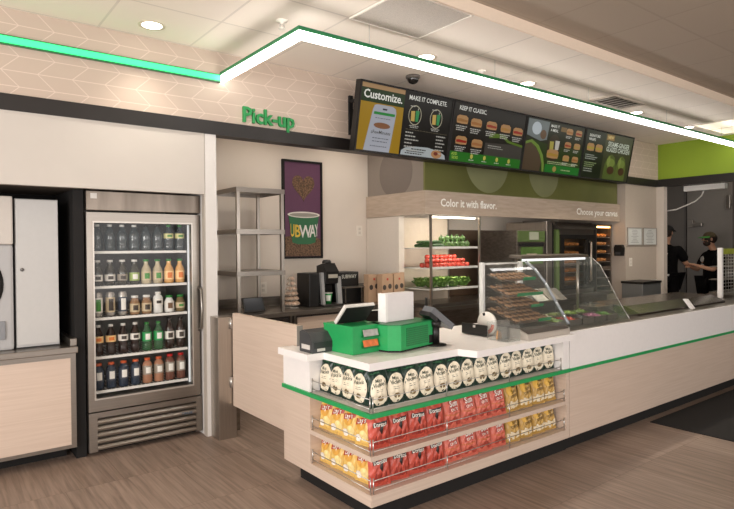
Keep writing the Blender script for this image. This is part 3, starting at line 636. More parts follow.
# shelf rack standing on the counter
t = thing('shelf_rack', 'open steel shelf rack standing on the back counter beside the column', 'rack', (2.65, 5.43, .92))
RX0, RX1, RY0, RY1 = 2.42, 2.90, 5.16, 5.68
for x, y in ((RX0,RY0),(RX1,RY0),(RX0,RY1),(RX1,RY1)): bx(x-.016, x+.016, y-.016, y+.016, .921, 2.15).build('post', STEELV, t)
for z in (1.29, 1.70, 2.105):
    MB().box(RX0-.01, RX1+.01, RY0-.014, RY1+.01, z+.034, z+.044).box(RX0-.02, RX1+.02, RY0-.022, RY0-.016, z, z+.046).box(RX0-.02, RX1+.02, RY1+.016, RY1+.022, z, z+.046).box(RX0-.024, RX0-.018, RY0-.02, RY1+.02, z, z+.046).box(RX1+.018, RX1+.024, RY0-.02, RY1+.02, z, z+.046).build('shelf', STEEL, t)
t = thing('tablet', 'black tablet leaning on its stand on the back counter by the rack', 'tablet', (2.66, 5.32, .92))
def tilt(c, u, v, n, a, rz=0):
    p = Vector((u, n*math.cos(a)+v*math.sin(a), v*math.cos(a)-n*math.sin(a))); q = Matrix.Rotation(rz, 3, 'Z') @ p
    return (c[0]+q.x, c[1]+q.y, c[2]+q.z)
def tbox(b, c, u0, u1, v0, v1, n0, n1, a, rz=0, mi=0):
    vs = [tilt(c,u,v,n,a,rz) for u in (u0,u1) for v in (v0,v1) for n in (n0,n1)]
    return b.add(vs, [(0,1,3,2),(4,6,7,5),(0,4,5,1),(2,3,7,6),(0,2,6,4),(1,5,7,3)], mi)
tc_ = (2.66, 5.29, .925)
tbox(MB(), tc_, -.115, .115, 0, .15, 0, .012, .42).build('case', BLACK, t)
tbox(MB(), tc_, -.10, .10, .014, .138, -.003, -.0002, .42).build('screen', M('tablet_glass', (58,64,72), .1), t)
MB().prism([(5.31,.921),(5.38,.921),(5.345,1.02)], 'x', 2.60, 2.72).build('stand', BLACK, t)

# purple poster
t = thing('wall_poster', 'tall purple framed poster of a coffee cup and coffee bean heart', 'poster', (3.52, 5.795, 1.44))
PX0, PX1, PZ0, PZ1 = 3.257, 3.792, 1.438, 2.572; PY = 5.775
MB().box(PX0, PX0+.025, PY-.012, 5.797, PZ0, PZ1).box(PX1-.025, PX1, PY-.012, 5.797, PZ0, PZ1).box(PX0+.025, PX1-.025, PY-.012, 5.797, PZ0, PZ0+.025).box(PX0+.025, PX1-.025, PY-.012, 5.797, PZ1-.025, PZ1).build('frame', MATTE, t)
bx(PX0+.025, PX1-.025, PY, 5.797, PZ0+.025, PZ1-.025).build('print', M('poster_purple', (96,58,84), .5, var=.03), t)
BEAN = M('bean_print', (104,78,56), .6, var=.75, scale=70)
hx, hz = (PX0+PX1)/2+.01, 2.275
hp = []
for i in range(40):
    a = 2*PI*i/40; hp.append((hx+.0094*16*math.sin(a)**3, hz+.0105*(13*math.cos(a)-5*math.cos(2*a)-2*math.cos(3*a)-math.cos(4*a))))
MB().prism(hp, 'y', PY-.003, PY-.0005).build('heart_picture', BEAN, t)
MB().prism([(PX0+.027,PZ0+.027),(PX1-.027,PZ0+.027),(PX1-.027,PZ0+.22),(PX1-.10,PZ0+.25),(hx,PZ0+.19),(PX0+.10,PZ0+.26),(PX0+.027,PZ0+.25)], 'y', PY-.003, PY-.0005).build('beans_picture', BEAN, t)
MB().prism([(hx-.155,PZ0+.185),(hx-.08,PZ0+.165),(hx+.08,PZ0+.165),(hx+.155,PZ0+.185),(hx+.205,1.94),(hx-.205,1.94)], 'y', PY-.006, PY-.0035).build('cup_picture', M('cup_print_green', (46,106,68), .5, var=.1, scale=5), t)
MB().prism([(hx+.218*math.cos(a), 1.945+.036*math.sin(a)) for a in [2*PI*i/28 for i in range(28)]], 'y', PY-.0085, PY-.0065).build('cup_rim_picture', M('cup_print_white', (222,218,208), .5), t)
MB().prism([(hx+.19*math.cos(a), 1.943+.022*math.sin(a)) for a in [2*PI*i/28 for i in range(28)]], 'y', PY-.0105, PY-.009).build('cup_inside_picture', M('cup_inside', (150,146,136), .5), t)
YEL = M('print_yellow', (222,190,70), .5); WHT = M('print_white2', (228,226,220), .5)
for ch, ang, mt in (('U',-1.02,YEL),('B',-.50,YEL),('W',.10,WHT),('A',.68,WHT),('Y',1.18,WHT)):
    def wrap(x, y, d_, ang=ang):
        th = ang+x*.17/.20; return (hx+.188*math.sin(max(-1.45, min(1.45, th))), PY-.0085, 1.755+y*.20-.022*math.cos(th)+.012)
    MB().text(ch, wrap, .018).build('cup_letter', mt, t)

# espresso brewer, second machine, creamer tower, paper bags
t = thing('coffee_brewer', 'black pod coffee brewer with grey side columns on back counter', 'coffee machine', (3.50, 5.42, .92))
CG = M('brewer_grey', (168,168,168), .35, metal=.3)
bx(3.305, 3.44, 5.30, 5.56, .921, 1.285, .012).build('reservoir', BLACK, t)
bx(3.44, 3.68, 5.42, 5.68, .921, 1.28, .01).build('body', BLACK, t)
MB().prism([(5.24,.945),(5.28,.945),(5.31,1.29),(5.27,1.29)], 'x', 3.44, 3.475).prism([(5.24,.945),(5.28,.945),(5.31,1.24),(5.27,1.24)], 'x', 3.645, 3.70).build('column', CG, t)
bx(3.44, 3.70, 5.22, 5.42, .921, .945, .006).build('drip_tray', M('tray_dark', (46,44,42), .35), t)
MB().prism([(5.24,1.17),(5.42,1.14),(5.42,1.36),(5.30,1.39),(5.22,1.30)], 'x', 3.478, 3.64).build('brew_head', BLACK, t)
MB().box(3.50, 3.62, 5.215, 5.222, 1.23, 1.27).build('head_badge', M('badge_silver', (196,190,176), .3, metal=.5), t)
MB().lathe([(0,1.39),(.05,1.39),(.055,1.40),(.04,1.425),(0,1.43)], (3.56,5.34,0), 18).build('lid_knob', M('knob_black', (40,38,36), .3), t)
t = thing('paper_cup', 'green and white paper cup under the coffee brewer spout', 'cup', (3.555, 5.31, .945))
MB().lathe([(0,.001),(.034,.001),(.046,.118),(.043,.118),(.033,.006),(0,.006)], (3.555,5.31,.945), 20).build('cup', M('cup_green', (40,140,66), .5, var=.05), t)
q = MB().lathe([(.0385,.032),(.0445,.094)], (3.555,5.31,.945), 8, a0=-PI*.9, a1=-PI*.45); q.open = True; q.build('print', M('cup_white_print', (228,232,222), .5), t)
MB().lathe([(.046,.113),(.049,.113),(.049,.122),(.046,.122)], (3.555,5.31,.945), 20).build('rim', CAPW, t)
t = thing('drinks_station', 'low black beverage station with open shelf right of the coffee brewer', 'machine', (4.0, 5.45, .92))
MB().box(3.76, 4.06, 5.42, 5.70, .921, 1.28, .008).build('tall_housing', BLACK, t)
MB().box(4.06, 4.36, 5.36, 5.70, .921, 1.12, .008).build('low_housing', BLACK, t)
MB().box(3.76, 4.06, 5.30, 5.42, 1.10, 1.115).box(3.79, 3.80, 5.31, 5.32, .921, 1.10).box(4.02, 4.03, 5.31, 5.32, .921, 1.10).build('shelf', STEELD, t)
MB().text('SUBWAY', lambda x, y, d_: (3.92+x*.052, 5.416, 1.225+y*.062), .004).build('lettering', M('white_lettering', (226,226,214), .5), t)
# creamer tower
t = thing('creamer_rack', 'conical wire rack of small creamer cups on back counter', 'rack', (3.145, 5.40, .92))
MB().lathe([(0,.921),(.085,.921),(.085,.928),(0,.928)], (3.145,5.40,0), 24).build('base', WIRE, t)
MB().tube([(3.145,5.40,.928),(3.145,5.40,1.27)], .006, 8).build('stem', WIRE, t)
b = MB()
for k in range(6): z = .955+k*.052; r = .058-k*.009; b.tube([(3.145+r*math.cos(2*PI*i/20), 5.40+r*math.sin(2*PI*i/20), z-.005) for i in range(21)], .002, 5)
b.build('ring', WIRE, t)
crm = None
CRW = M('creamer_white', (228,218,204), .4); CRL = M('creamer_lid', (204,176,154), .4)
for k in range(6):
    z = .955+k*.052; r = .066-k*.009; n = max(3, 7-k)
    for i in range(n):
        a = -PI*.98+PI*1.0*i/(n-1)-.35
        if crm is None:
            crm = thing('creamer_cup', 'tiny white creamer cup with a tan lid stacked on the conical rack', 'creamer', (0,0,0), 'creamer cups on the conical rack')
            MB().lathe([(0,-.018),(.015,-.018),(.021,.012),(0,.012)], n=10).build('cup', CRW, crm, local=True)
            MB().lathe([(0,.0125),(.023,.0125),(.023,.016),(0,.017)], n=10).build('lid', CRL, crm, local=True); o = crm
        else: o = dup(crm)
        o.location = (3.145+r*math.cos(a), 5.40+r*math.sin(a), z+.012); o.rotation_euler = (.9*-math.sin(a)*1.0, .9*math.cos(a), 0)
# brown paper bags
KR = M('kraft_paper', (176,146,118), .8, var=.05, scale=12)
for i, (x, lb) in enumerate(((4.15,'leftmost folded brown paper bag standing on the back counter'), (4.25,'brown paper bag with dark print, middle of the three on the back counter'), (4.43,'rightmost brown paper bag with dark round print on the back counter'))):
    y = 5.16; w_ = .17 if i else .18
    t = thing('paper_bag', lb, 'paper bag', (x, y, .921))
    yy = y+(.12 if i == 0 else 0)
    MB().prism([(x-w_/2+.004,.922),(x+w_/2-.004,.922),(x+w_/2-.006,1.245+.01*i),(x-w_/2+.006,1.25)], 'y', yy-.04, yy+.05).build('bag', KR, t)
    for dx, zz in ((-.045,1.10),(.035,1.11)):
        MB().prism([(x+dx+.026*math.cos(a), zz+.03*math.sin(a)) for a in [2*PI*j/12 for j in range(12)]], 'y', yy-.0425, yy-.0405).build('print', MKD, t)
    MB().prism([(x-.012,1.18),(x+.012,1.18),(x+.012,1.205),(x-.012,1.205)], 'y', yy-.0425, yy-.0405).build('stamp', M('print_red', (176,60,44), .6), t)

# ================================================================== hood and hot line
HX0, HX1, HY = 4.464, 8.60, 4.71
t = thing('serving_hood', 'long pale hood over the back line lettered Color it with flavor', 'hood', (6.4, 5.2, 1.93))
HF = streaky('hood_fascia', (176,158,140), (190,172,154), 5, .45, (1, 1, 8))
MB().box(HX0, HX1, HY, HY+.03, 1.93, 2.195).box(HX0, HX0+.03, HY+.03, 5.79, 1.93, 2.195).build('fascia', HF, t)
bx(HX0+.03, HX1, HY+.03, 5.79, 2.10, 2.13).build('underside', M('hood_under', (150,138,126), .5), t)
LET = M('cream_lettering', (255,253,246), .4)
MB().text('Color it with flavor.', lambda x, y, d_: (5.19+x*.121, HY-.003, 2.062+y*.125), .022).build('lettering', LET, t)
MB().text('Choose your canvas', lambda x, y, d_: (7.975+x*.135, HY-.003, 2.047+y*.128), .016).build('lettering', LET, t)
t = thing('hood_mural', 'dark green mural panel with pale circles above the hood', 'mural', (6.4, 5.2, 2.2))
MG = M('mural_green', (110,112,64), .35, var=.18, scale=1.2); MGL = M('mural_light_green', (140,143,104), .4, var=.1, scale=2)
MB().box(HX0+.03, 8.58, HY+.03, HY+.06, 2.197, 3.18).build('front_panel', MG, t)
MB().box(HX0+.03, HX0+.05, HY+.06, 5.79, 2.197, 3.18).build('side_panel', M('mural_grey', (140,130,120), .6), t)
def ring(cx, cz, r0, r1, y, n=36): 
    return MB().add([(cx+r*math.cos(2*PI*i/n), y, cz+r*math.sin(2*PI*i/n)) for r in (r0,r1) for i in range(n)], [(i,(i+1)%n,n+(i+1)%n,n+i) for i in range(n)])
for cx, cz, r, zz in ((5.55,2.62,.40,0),(6.7,2.55,.33,0)):
    pts = [(cx+r*math.cos(a), max(2.20, cz+r*math.sin(a))) for a in [2*PI*i/40 for i in range(40)]]
    MB().prism(pts, 'y', HY+.027, HY+.0295).build('circle', MGL, t)
pts = [(5.35+.34*math.cos(a), max(2.20, 2.5+.34*math.sin(a))) for a in [2*PI*i/40 for i in range(40)]]
MB().prism([(y, max(2.20, z)) for y, z in [(5.25+.30*math.cos(a), 2.45+.30*math.sin(a)) for a in [2*PI*i/40 for i in range(40)]]], 'x', HX0+.0275, HX0+.0295).build('grey_circle', M('mural_dark_grey', (118,108,100), .6), t)

# steel line below
t = thing('hot_line_counter', 'steel work counter under the hood behind the serving counter', 'counter', (6.5, 5.3, 0))
bx(4.56, 8.48, 4.86, 5.78, 0, .82).build('base', STEELD, t)
bx(4.56, 8.49, 4.76, 5.78, .82, .86, .004).build('worktop', STEEL, t)
t = thing('splash_panel', 'brown-grey steel splash panel behind the hot line', 'panel', (6.5, 5.74, .86))
bx(4.56, 8.46, 5.74, 5.78, .862, 1.80).build('sheet', M('brown_splash', (96,76,60), .45, var=.06), t)
bx(4.47, 4.55, 5.17, 5.79, .862, 1.925).build('side_sheet', M('side_sheet_pale', (214,204,192), .5), t)
# glass produce display
t = thing('produce_display', 'tall glass produce cabinet with three shelves under the hood corner', 'display cabinet', (5.0, 4.95, .86))
CX0, CX1, CY0, CY1 = 4.60, 5.42, 4.765, 5.30
for x, y in ((CX0,CY0),(CX1,CY0),(CX0,CY1),(CX1,CY1)): bx(x-.012, x+.012, y-.012, y+.012, .862, 1.925).build('post', STEELV, t)
MB().box(CX0+.012, CX1-.012, CY0-.006, CY0, .90, 1.92).build('front_pane', GLASS, t)
MB().box(CX0-.004, CX0+.001, CY0+.014, CY1-.014, .90, 1.92).build('side_pane', GLASS, t)
bx(CX0+.014, CX1-.014, CY1-.01, CY1, .862, 1.92).build('back_panel', M('display_back', (206,190,172), .5, var=.05, scale=3), t)
SPZ = [1.56, 1.325, 1.08]
for z in SPZ: MB().box(CX0+.02, CX1-.05, CY0+.012, CY1-.02, z-.02, z-.008).box(CX0+.02, CX1-.02, CY0+.008, CY0+.014, z-.022, z+.004).build('shelf', SHW, t)
bx(CX0+.02, CX1-.02, CY0+.014, CY1-.02, .864, .90).build('base_tray', STEEL, t)
tl = bx(CX0+.05, CX1-.05, CY0+.02, CY0+.045, 1.895, 1.915).build('glow_bar', emis('cabinet_glow', (255,240,220), 4), t)  # glowing bar added to brighten the produce
def strip_fill(nm, loc, sx, sy, e, rot=(0,0,0)):  # fill light without a fixture, added to brighten produce and hot line
    o = area(nm, loc, rot, sx, sy, e, (1,.92,.80)); return o
strip_fill('produce_fill', (5.0, 4.83, 1.89), .7, .04, 2.6, (.5,0,0))
for z in (1.53, 1.295): strip_fill('produce_shelf_fill', (5.0, 4.80, z), .68, .02, 1.3, (.7,0,0))
strip_fill('hood_fill', (6.2, 4.84, 2.09), 1.3, .06, 2.5, (.45,0,0))  # added fill under the hood, no fitting there
CUK = M('cucumber_green', (50,84,36), .4, var=.35, scale=40); PEP = M('pepper_green', (80,108,56), .25, var=.15); LTM = M('leaf_green', (86,120,50), .5, var=.35, scale=25); TOM = M('tomato_red', (186,68,54), .22, var=.08); STEMG = M('stem_green', (70,110,50), .6)
proto = {}
def produce(key, name, label, cat, group, build, loc, rot=0., sc=1.):
    if key not in proto:
        o = thing(name, label, cat, (0,0,0), group); build(o); proto[key] = o
    else: o = dup(proto[key])
    o.location = loc; o.rotation_euler = (0, 0, rot); o.scale = (sc, sc, sc); return o
def mk_pepper(o):
    b = MB()
    for i in range(4): a = i*PI/2; b.sphere((.013*math.cos(a), .013*math.sin(a), .036), .034, 12, sc=(.75,.75,1))
    b.build('flesh', PEP, o, local=True); MB().tube([(0,0,.062),(.004,0,.078),(.01,.002,.088)], [.008,.005,.006], 7).build('stem', STEMG, o, local=True)
def mk_cuke(o):
    MB().tube([(-.10,0,.022),(-.085,0,.022),(-.03,.003,.022),(.03,.004,.022),(.085,0,.022),(.10,0,.022)], [.008,.018,.022,.022,.018,.007], 12).build('flesh', CUK, o, local=True)
    MB().tube([(.10,0,.022),(.112,0,.024)], [.004,.003], 6).build('stem', STEMG, o, local=True)
def mk_tomato(o):
    MB().lathe([(0,.002),(.018,.0),(.031,.012),(.035,.028),(.030,.046),(.016,.055),(0,.050)], n=16).build('flesh', TOM, o, local=True)
    b = MB()
    for i in range(5): a = i*2*PI/5; b.poly([(0,0,.0535),(.012*math.cos(a-.3),.012*math.sin(a-.3),.058),(.019*math.cos(a),.019*math.sin(a),.0555),(.012*math.cos(a+.3),.012*math.sin(a+.3),.058)])
    b.build('calyx', STEMG, o, local=True)
def mk_lettuce(o):
    rnd = random.Random(5)
    MB().sphere((0,0,.05), .045, 12, sc=(1,1,.95), wob=.25).build('heart', M('lettuce_heart', (140,160,84), .5, var=.2, scale=18), o, local=True)
    for ringi, (n, rr, zz, up) in enumerate(((7,.052,.03,.05),(6,.04,.05,.06))):
        b = MB()
        for i in range(n):
            a = i*2*PI/n+ringi*.4+rnd.uniform(-.2,.2); vs = []; fs = []
            for u in range(5):
                for v in range(5):
                    s_ = (u-2)/2; t_ = v/4
                    wv = .045*(1-.35*(1-t_))*s_; rad = rr*(.45+.9*t_); ht = zz+up*t_**.8-.02+.009*math.sin(s_*7+i*2)*t_
                    px, py = rad, wv
                    vs.append((px*math.cos(a)-py*math.sin(a), px*math.sin(a)+py*math.cos(a), ht))
            for u in range(4):
                for v in range(4): fs.append((u*5+v,(u+1)*5+v,(u+1)*5+v+1,u*5+v+1))
            b.add(vs, fs, 0, True)
        b.open = True; b.build('leaves', LTM, o, local=True)
# top shelf: cucumbers and peppers
for i in range(5):
    produce('cuke', 'cucumber', 'dark green cucumber lying on the top shelf of the glass produce cabinet', 'cucumber', 'cucumbers on the top produce shelf', mk_cuke, (4.76+.02*(i % 2), 4.81+i*.075, SPZ[0]-.006), .05*((-1)**i))
for i in range(4):
    produce('cuke', '', '', '', '', mk_cuke, (4.77, 4.85+i*.075, SPZ[0]+.034), .04*((-1)**i))
for i in range(8):
    produce('pep', 'green_pepper', 'green bell pepper heaped on the top shelf of the produce cabinet', 'pepper', 'green peppers on the top produce shelf', mk_pepper, (4.975+.085*(i % 4), 4.87+.10*(i//4), SPZ[0]+.058), i*2.3)
for i in range(12):
    produce('pep', 'green_pepper', 'green bell pepper heaped on the top shelf of the produce cabinet', 'pepper', 'green peppers on the top produce shelf', mk_pepper, (4.945+.078*(i % 5)+.03*(i//5 % 2), 4.825+.10*(i//5), SPZ[0]-.006), i*1.3)
for r_ in range(3):
    for i in range(9):
        produce('tom', 'tomato', 'ripe red tomato in the rows on the middle shelf of produce cabinet', 'tomato', 'tomatoes on the middle produce shelf', mk_tomato, (4.665+.074*i+.02*(r_ % 2), 4.822+.078*r_, SPZ[1]-.007), i*.9+r_)
for i in range(8):
    produce('tom', 'tomato', '', 'tomato', '', mk_tomato, (4.705+.074*i, 4.861, SPZ[1]+.042), i*1.1)
for r_ in range(2):
    for i in range(8-r_): produce('tom', '', '', '', '', mk_tomato, (4.705+.074*i+.02*r_, 4.935+.02*r_, SPZ[1]+.042+.046*r_), i*1.3)
for r_ in range(2):
    for i in range(4):
        produce('let', 'lettuce_head', 'leafy green lettuce head on the bottom shelf of the produce cabinet', 'lettuce', 'lettuce heads on the bottom produce shelf', mk_lettuce, (4.71+.178*i, 4.875+.19*r_, SPZ[2]-.004), i*1.7+r_, 1.3)

# ================================================================== DISPLAY COUNTER (snack shelves, till)
t = thing('display_counter', 'white-topped pale wood service counter with snack shelves wrapping its corner', 'counter', (2.9, 3.0, 0))
A, B = 1.98, 2.54          # outer faces of the two legs
def ell(a, b, xr, yt, d):   # L-shaped strip: outer corner (a,b), reaching xr and yt, depth d
    return [(a,b),(xr,b),(xr,b+d),(a+d,b+d),(a+d,yt),(a,yt)]
MB().prism(ell(A+.05, B+.03, 3.895, 3.385, .30), 'z', 0, .1).build('toe_kick', MATTE, t)
MB().prism(ell(A, B, 3.895, 3.18, .30), 'z', .1, .166).build('bottom_shelf', WOOD, t)
MB().prism(ell(A, B, 3.86, 3.18, .30), 'z', .357, .385).build('middle_shelf', WOOD, t)
MB().prism(ell(A+.005, B+.005, 3.82, 3.18, .30), 'z', .603, .6265).build('top_shelf', M('shelf_grey_white', (206,204,198), .5), t)
MB().prism([(A-.014,B-.014),(3.895,B-.014),(3.895,B+.004),(A+.004,B+.004),(A+.004,3.52),(A-.014,3.52)], 'z', .602, .628).build('edge_band', GREEN, t)
BACKP = M('shelf_back_panel', (176,158,142), .6)
MB().box(A+.30, 3.895, B+.30, B+.32, .1, .85).box(A+.30, A+.32, B+.32, 3.18, .1, .85).build('back_panel', BACKP, t)
MB().prism([(A,3.18),(2.32,3.18),(2.32,3.388),(2.012,3.388),(2.012,3.52),(A,3.52)], 'z', .1, .602).build('end_panel', WOOD, t)
MB().prism([(A,3.18),(2.32,3.18),(2.32,3.388),(2.012,3.388),(2.012,3.52),(A,3.52)], 'z', .628, .85).build('end_block', WHITE, t)
bx(3.86, 3.895, B, B+.30, .166, .602).build('side_panel', WOOD, t)
bx(3.82, 3.895, B, B+.30, .628, .85).build('side_post', WHITE, t)
MB().prism([(1.895,3.44),(1.895,3.07),(2.02,3.07),(2.02,2.60),(2.757,2.61),(2.795,2.48),(3.897,2.48),(3.897,3.385),(2.012,3.385),(2.012,3.44)], 'z', .851, .895).build('countertop', WHITE, t)
# wire fences along the shelf fronts
for z, xr in ((.6267,3.815),(.3852,3.855),(.1662,3.855)):
    b = MB(); y = B+.014; x = A+.014
    for hz in (.022, .075): b.tube([(x+.012,y,z+hz),(xr-.005,y,z+hz)], .0028, 6)
    for px in (x+.012, 2.595, 3.205, xr-.005): b.tube([(px,y,z),(px,y,z+.09)], .004, 6)
    b.build('front_wire_rail', WIRE, t)
    b = MB()
    for hz in (.022, .075): b.tube([(x,y+.012,z+hz),(x,3.172,z+hz)], .0028, 6)
    for py in (y+.012, 3.172): b.tube([(x,py,z),(x,py,z+.09)], .004, 6)
    b.build('end_wire_rail', WIRE, t)

# ------------------------------------------------------------------ snack bags
class Bag:
    def __init__(s, w, h, th, seed):
        s.w, s.h, s.t, s.sd = w, h, th, seed; s.r = random.Random(seed)
        s.ph = [s.r.uniform(0,6.28) for _ in range(6)]
    def F(s, u, v, side=-1, off=0.):
        sv = math.sin(PI*min(1, max(0, (v-.05)/.90)))
        d = s.t/2*max(0, 1-abs(u)**4.5)**.8*max(0, sv)**.5
        wr = .0022*math.sin(u*9+v*7+s.ph[0])+.0018*math.sin(v*23-u*11+s.ph[1])+.0035*math.sin(u*16+s.ph[2])*(1-sv)**2
        x = s.w/2*u*(1-.07*sv+.03*math.sin(v*9+s.ph[3])*.5); z = s.h*v+.004*math.sin(u*3+s.ph[4])*v
        return Vector((x, side*(d+wr*(.25+.75*min(1, d/.01))+off), z))
    def body(s, nu=22, nv=28):
        b = MB()
        for side in (-1, 1):
            vs = [s.F(-1+2*i/nu, j/nv, side, .0006) for j in range(nv+1) for i in range(nu+1)]
            b.add(vs, [(j*(nu+1)+i, j*(nu+1)+i+1, (j+1)*(nu+1)+i+1, (j+1)*(nu+1)+i) for j in range(nv) for i in range(nu)], 0, True)
        return b
    def patch(s, pts, off, rings=4):
        """fill a (u,v) outline with rings around its centre so that it follows the bag"""
        n = len(pts); cu = sum(p[0] for p in pts)/n; cv = sum(p[1] for p in pts)/n
        vs = [s.F(cu,cv,-1,off)]; fs = []
        for k in range(1, rings+1):
            for p in pts: vs.append(s.F(cu+(p[0]-cu)*k/rings, cv+(p[1]-cv)*k/rings, -1, off))
        for i in range(n): fs.append((0, 1+i, 1+(i+1) % n))
        for k in range(1, rings):
            for i in range(n): fs.append((1+(k-1)*n+i, 1+k*n+i, 1+k*n+(i+1) % n, 1+(k-1)*n+(i+1) % n))
        b = MB(); b.add(vs, fs, 0, True); b.open = True; return b
    def text(s, body, cu, cv, size, off, bold=.01, sx=1., slant=0.):
        b = MB(); b.text(body, lambda x, y, d: s.F(cu+(x*sx)*size/(s.w/2), cv+(y+slant*x)*size/s.h, -1, off), bold); b.open = True; return b
def ov(cu, cv, ru, rv, n=24): return [(cu+ru*math.cos(2*PI*i/n), cv+rv*math.sin(2*PI*i/n)) for i in range(n)]
FOIL = lambda n, c: M(n, c, .32, var=.07, scale=14)
KG = FOIL('kettle_bag_dark_green', (28,54,44)); KC = M('kettle_cream', (240,230,206), .45, var=.02); KI = M('kettle_ink', (44,62,48), .5); KP = M('kettle_picture', (128,108,70), .5, var=.35, scale=60)
YB = FOIL('yellow_bag', (236,198,112)); YR = M('logo_red', (178,60,40), .4); YW = M('logo_white', (246,242,232), .4); YL = M('chip_picture_pale', (250,228,160), .4, var=.08, scale=50); YG = M('logo_gold', (226,170,76), .4)
DB = FOIL('red_chip_bag', (196,82,66)); DK_ = M('logo_black', (38,26,24), .4); DT = M('tortilla_print', (150,50,40), .4, var=.1); DO = M('tortilla_orange', (204,116,76), .4, var=.1, scale=40)
SB = FOIL('salmon_red_bag', (214,112,94)); SO = M('wave_print', (170,66,54), .4, var=.15, scale=30)
GB = FOIL('golden_bag', (196,158,84)); GK = M('olive_print', (96,74,30), .5); GW = M('pale_chip_print', (238,226,196), .45, var=.05, scale=40); GO = M('golden_spot', (226,180,74), .4)
def mk_bag(kind, seed):
    root = thing('snack_bag', 'x', 'snack bag', (0,0,0)); sd = seed
    if kind == 'kettle':
        g = Bag(.132, .216, .052, sd); g.body().build('pouch', KG, root, local=True)
        p = g.patch(ov(0, .45, .95, .41, 32), .0044).build('oval_panel', KC, root, local=True)
        g.text('Miss', -.12, .72, .028, .0066, .008).build('script_name', KI, p, local=True)
        g.text("Vickie's", .0, .61, .034, .0066, .010, .95, .08).build('script_name', KI, p, local=True)
        for v in (.47, .42): g.patch([(-.42,v),(.42,v),(.42,v+.016),(-.42,v+.016)], .0048, 2).build('small_print', KI, p, local=True)
        g.patch(ov(.02, .24, .34, .075, 16), .0052).build('chip_picture', KP, p, local=True)
        g.patch([(-.9,.90),(.2,.90),(.5,.94),(-.5,.95)], .0028, 2).build('mid_green_band', M('kettle_mid_green', (52,104,72), .35, var=.2), root, local=True)  # mid green band near the top of the pouch
    elif kind == 'yellow':
        g = Bag(.132, .20, .05, sd); g.body().build('pouch', YB, root, local=True)
        g.patch(ov(-.1, .66, .66, .22), .0028).build('gold_circle', YG, root, local=True)
        p = g.patch([(-.78,.58),(-.2,.63),(.35,.64),(.80,.70),(.78,.86),(.3,.82),(-.2,.80),(-.80,.76)], .0048).build('banner', YR, root, local=True)
        g.text("Lay's", 0, .725, .046, .0072, .014, .84, .08).build('logo', YW, p, local=True)
        g.patch(ov(.30, .30, .52, .15, 18), .0032).build('chip_picture', YL, root, local=True)
        g.patch(ov(-.34, .22, .36, .11, 14), .0044).build('chip_picture', YW, root, local=True)
    elif kind == 'red':
        g = Bag(.150, .205, .05, sd); g.body().build('pouch', DB, root, local=True)
        p = g.patch([(-.10,.52),(.12,.72),(.84,.78),(.30,.66),(.12,.40)], .0040).build('shard', DK_, root, local=True)
        p2 = g.patch([(-.70,.60),(.70,.66),(.72,.76),(-.70,.72)], .0052).build('name_band', DK_, root, local=True)
        g.text('Doritos', -.02, .685, .035, .0076, .016, .86, .04).build('logo', YW, p2, local=True)
        for cu in (-.45, .05, .50): g.patch([(cu-.26,.14),(cu+.24,.12),(cu+.02,.40)], .0036, 3).build('tortilla_picture', DT if cu else DO, root, local=True)
        g.patch([(-.9,.86),(-.3,.80),(.5,.92),(-.6,.93)], .0028, 2).build('orange_flash', DO, root, local=True)
    elif kind == 'salmon':
        g = Bag(.150, .205, .05, sd); g.body().build('pouch', SB, root, local=True)
        p = g.patch([(-.50,.50),(.54,.52),(.56,.86),(.1,.90),(-.48,.86)], .0036).build('name_panel', SO, root, local=True)
        g.text('Sun', .02, .76, .054, .0060, .016, .84, .03).build('logo', YW, p, local=True)
        g.text('CHIPS', .04, .575, .024, .0060, .01, .9, .02).build('logo', YW, p, local=True)
        for cu, v in ((-.4,.2),(.1,.26),(.5,.17)): g.patch(ov(cu, v, .30, .08, 12), .0036, 3).build('chip_picture', SO, root, local=True)
        g.patch([(-.9,.42),(0,.38),(.9,.43),(.9,.47),(0,.43),(-.9,.46)], .0032, 3).build('wave', DO, root, local=True)
    else:
        g = Bag(.134, .20, .048, sd); g.body().build('pouch', GB, root, local=True)
        g.patch(ov(-.35, .74, .46, .17, 18), .0032).build('spot', GO, root, local=True)
        g.text('Sun', .12, .69, .036, .0060, .012, .9, .1).build('logo', GK, root, local=True)
        g.text('CHIPS', .14, .53, .028, .0060, .012, .9, .1).build('logo', GK, root, local=True)
        g.patch([(-.86,.12),(.1,.08),(.86,.16),(.86,.40),(.2,.30),(-.4,.38),(-.86,.30)], .0032).build('pale_picture', GW, root, local=True)
        g.patch(ov(.40, .86, .36, .06, 14), .0032, 3).build('brown_flash', GK, root, local=True)
    return root
variants = {}
def bag(kind, i, x, y, z, left, label, group):
    key = (kind, i % 3)
    if key not in variants: o = variants[key] = mk_bag(kind, 31*(i % 3)+len(kind))
    else: o = dup(variants[key])
    o.location = (x, y, z+.001); r = random.Random(i*7+int(x*100)+int(z*1000))
    lean = math.radians(-6 if kind == 'kettle' else -9)+r.uniform(-.03,.03)
    o.rotation_euler = (lean, r.uniform(-.035,.035), (-PI/2+.12 if left else -.12)+r.uniform(-.06,.06))
    o['label'] = label; o['group'] = group; return o
KW = 'dark green and cream kettle chip bag'
for i in range(14): bag('kettle', i, 2.105+i*.1262, 2.625, .6267, False, f'{KW}, {ORD[i]} from corner along front of top shelf', 'kettle chip bags on the top shelf')
for i in range(4): bag('kettle', i+1, 2.062, 2.738+i*.125, .6267, True, f'{KW}, {ORD[i]} from corner on short end of top shelf', 'kettle chip bags on the top shelf')
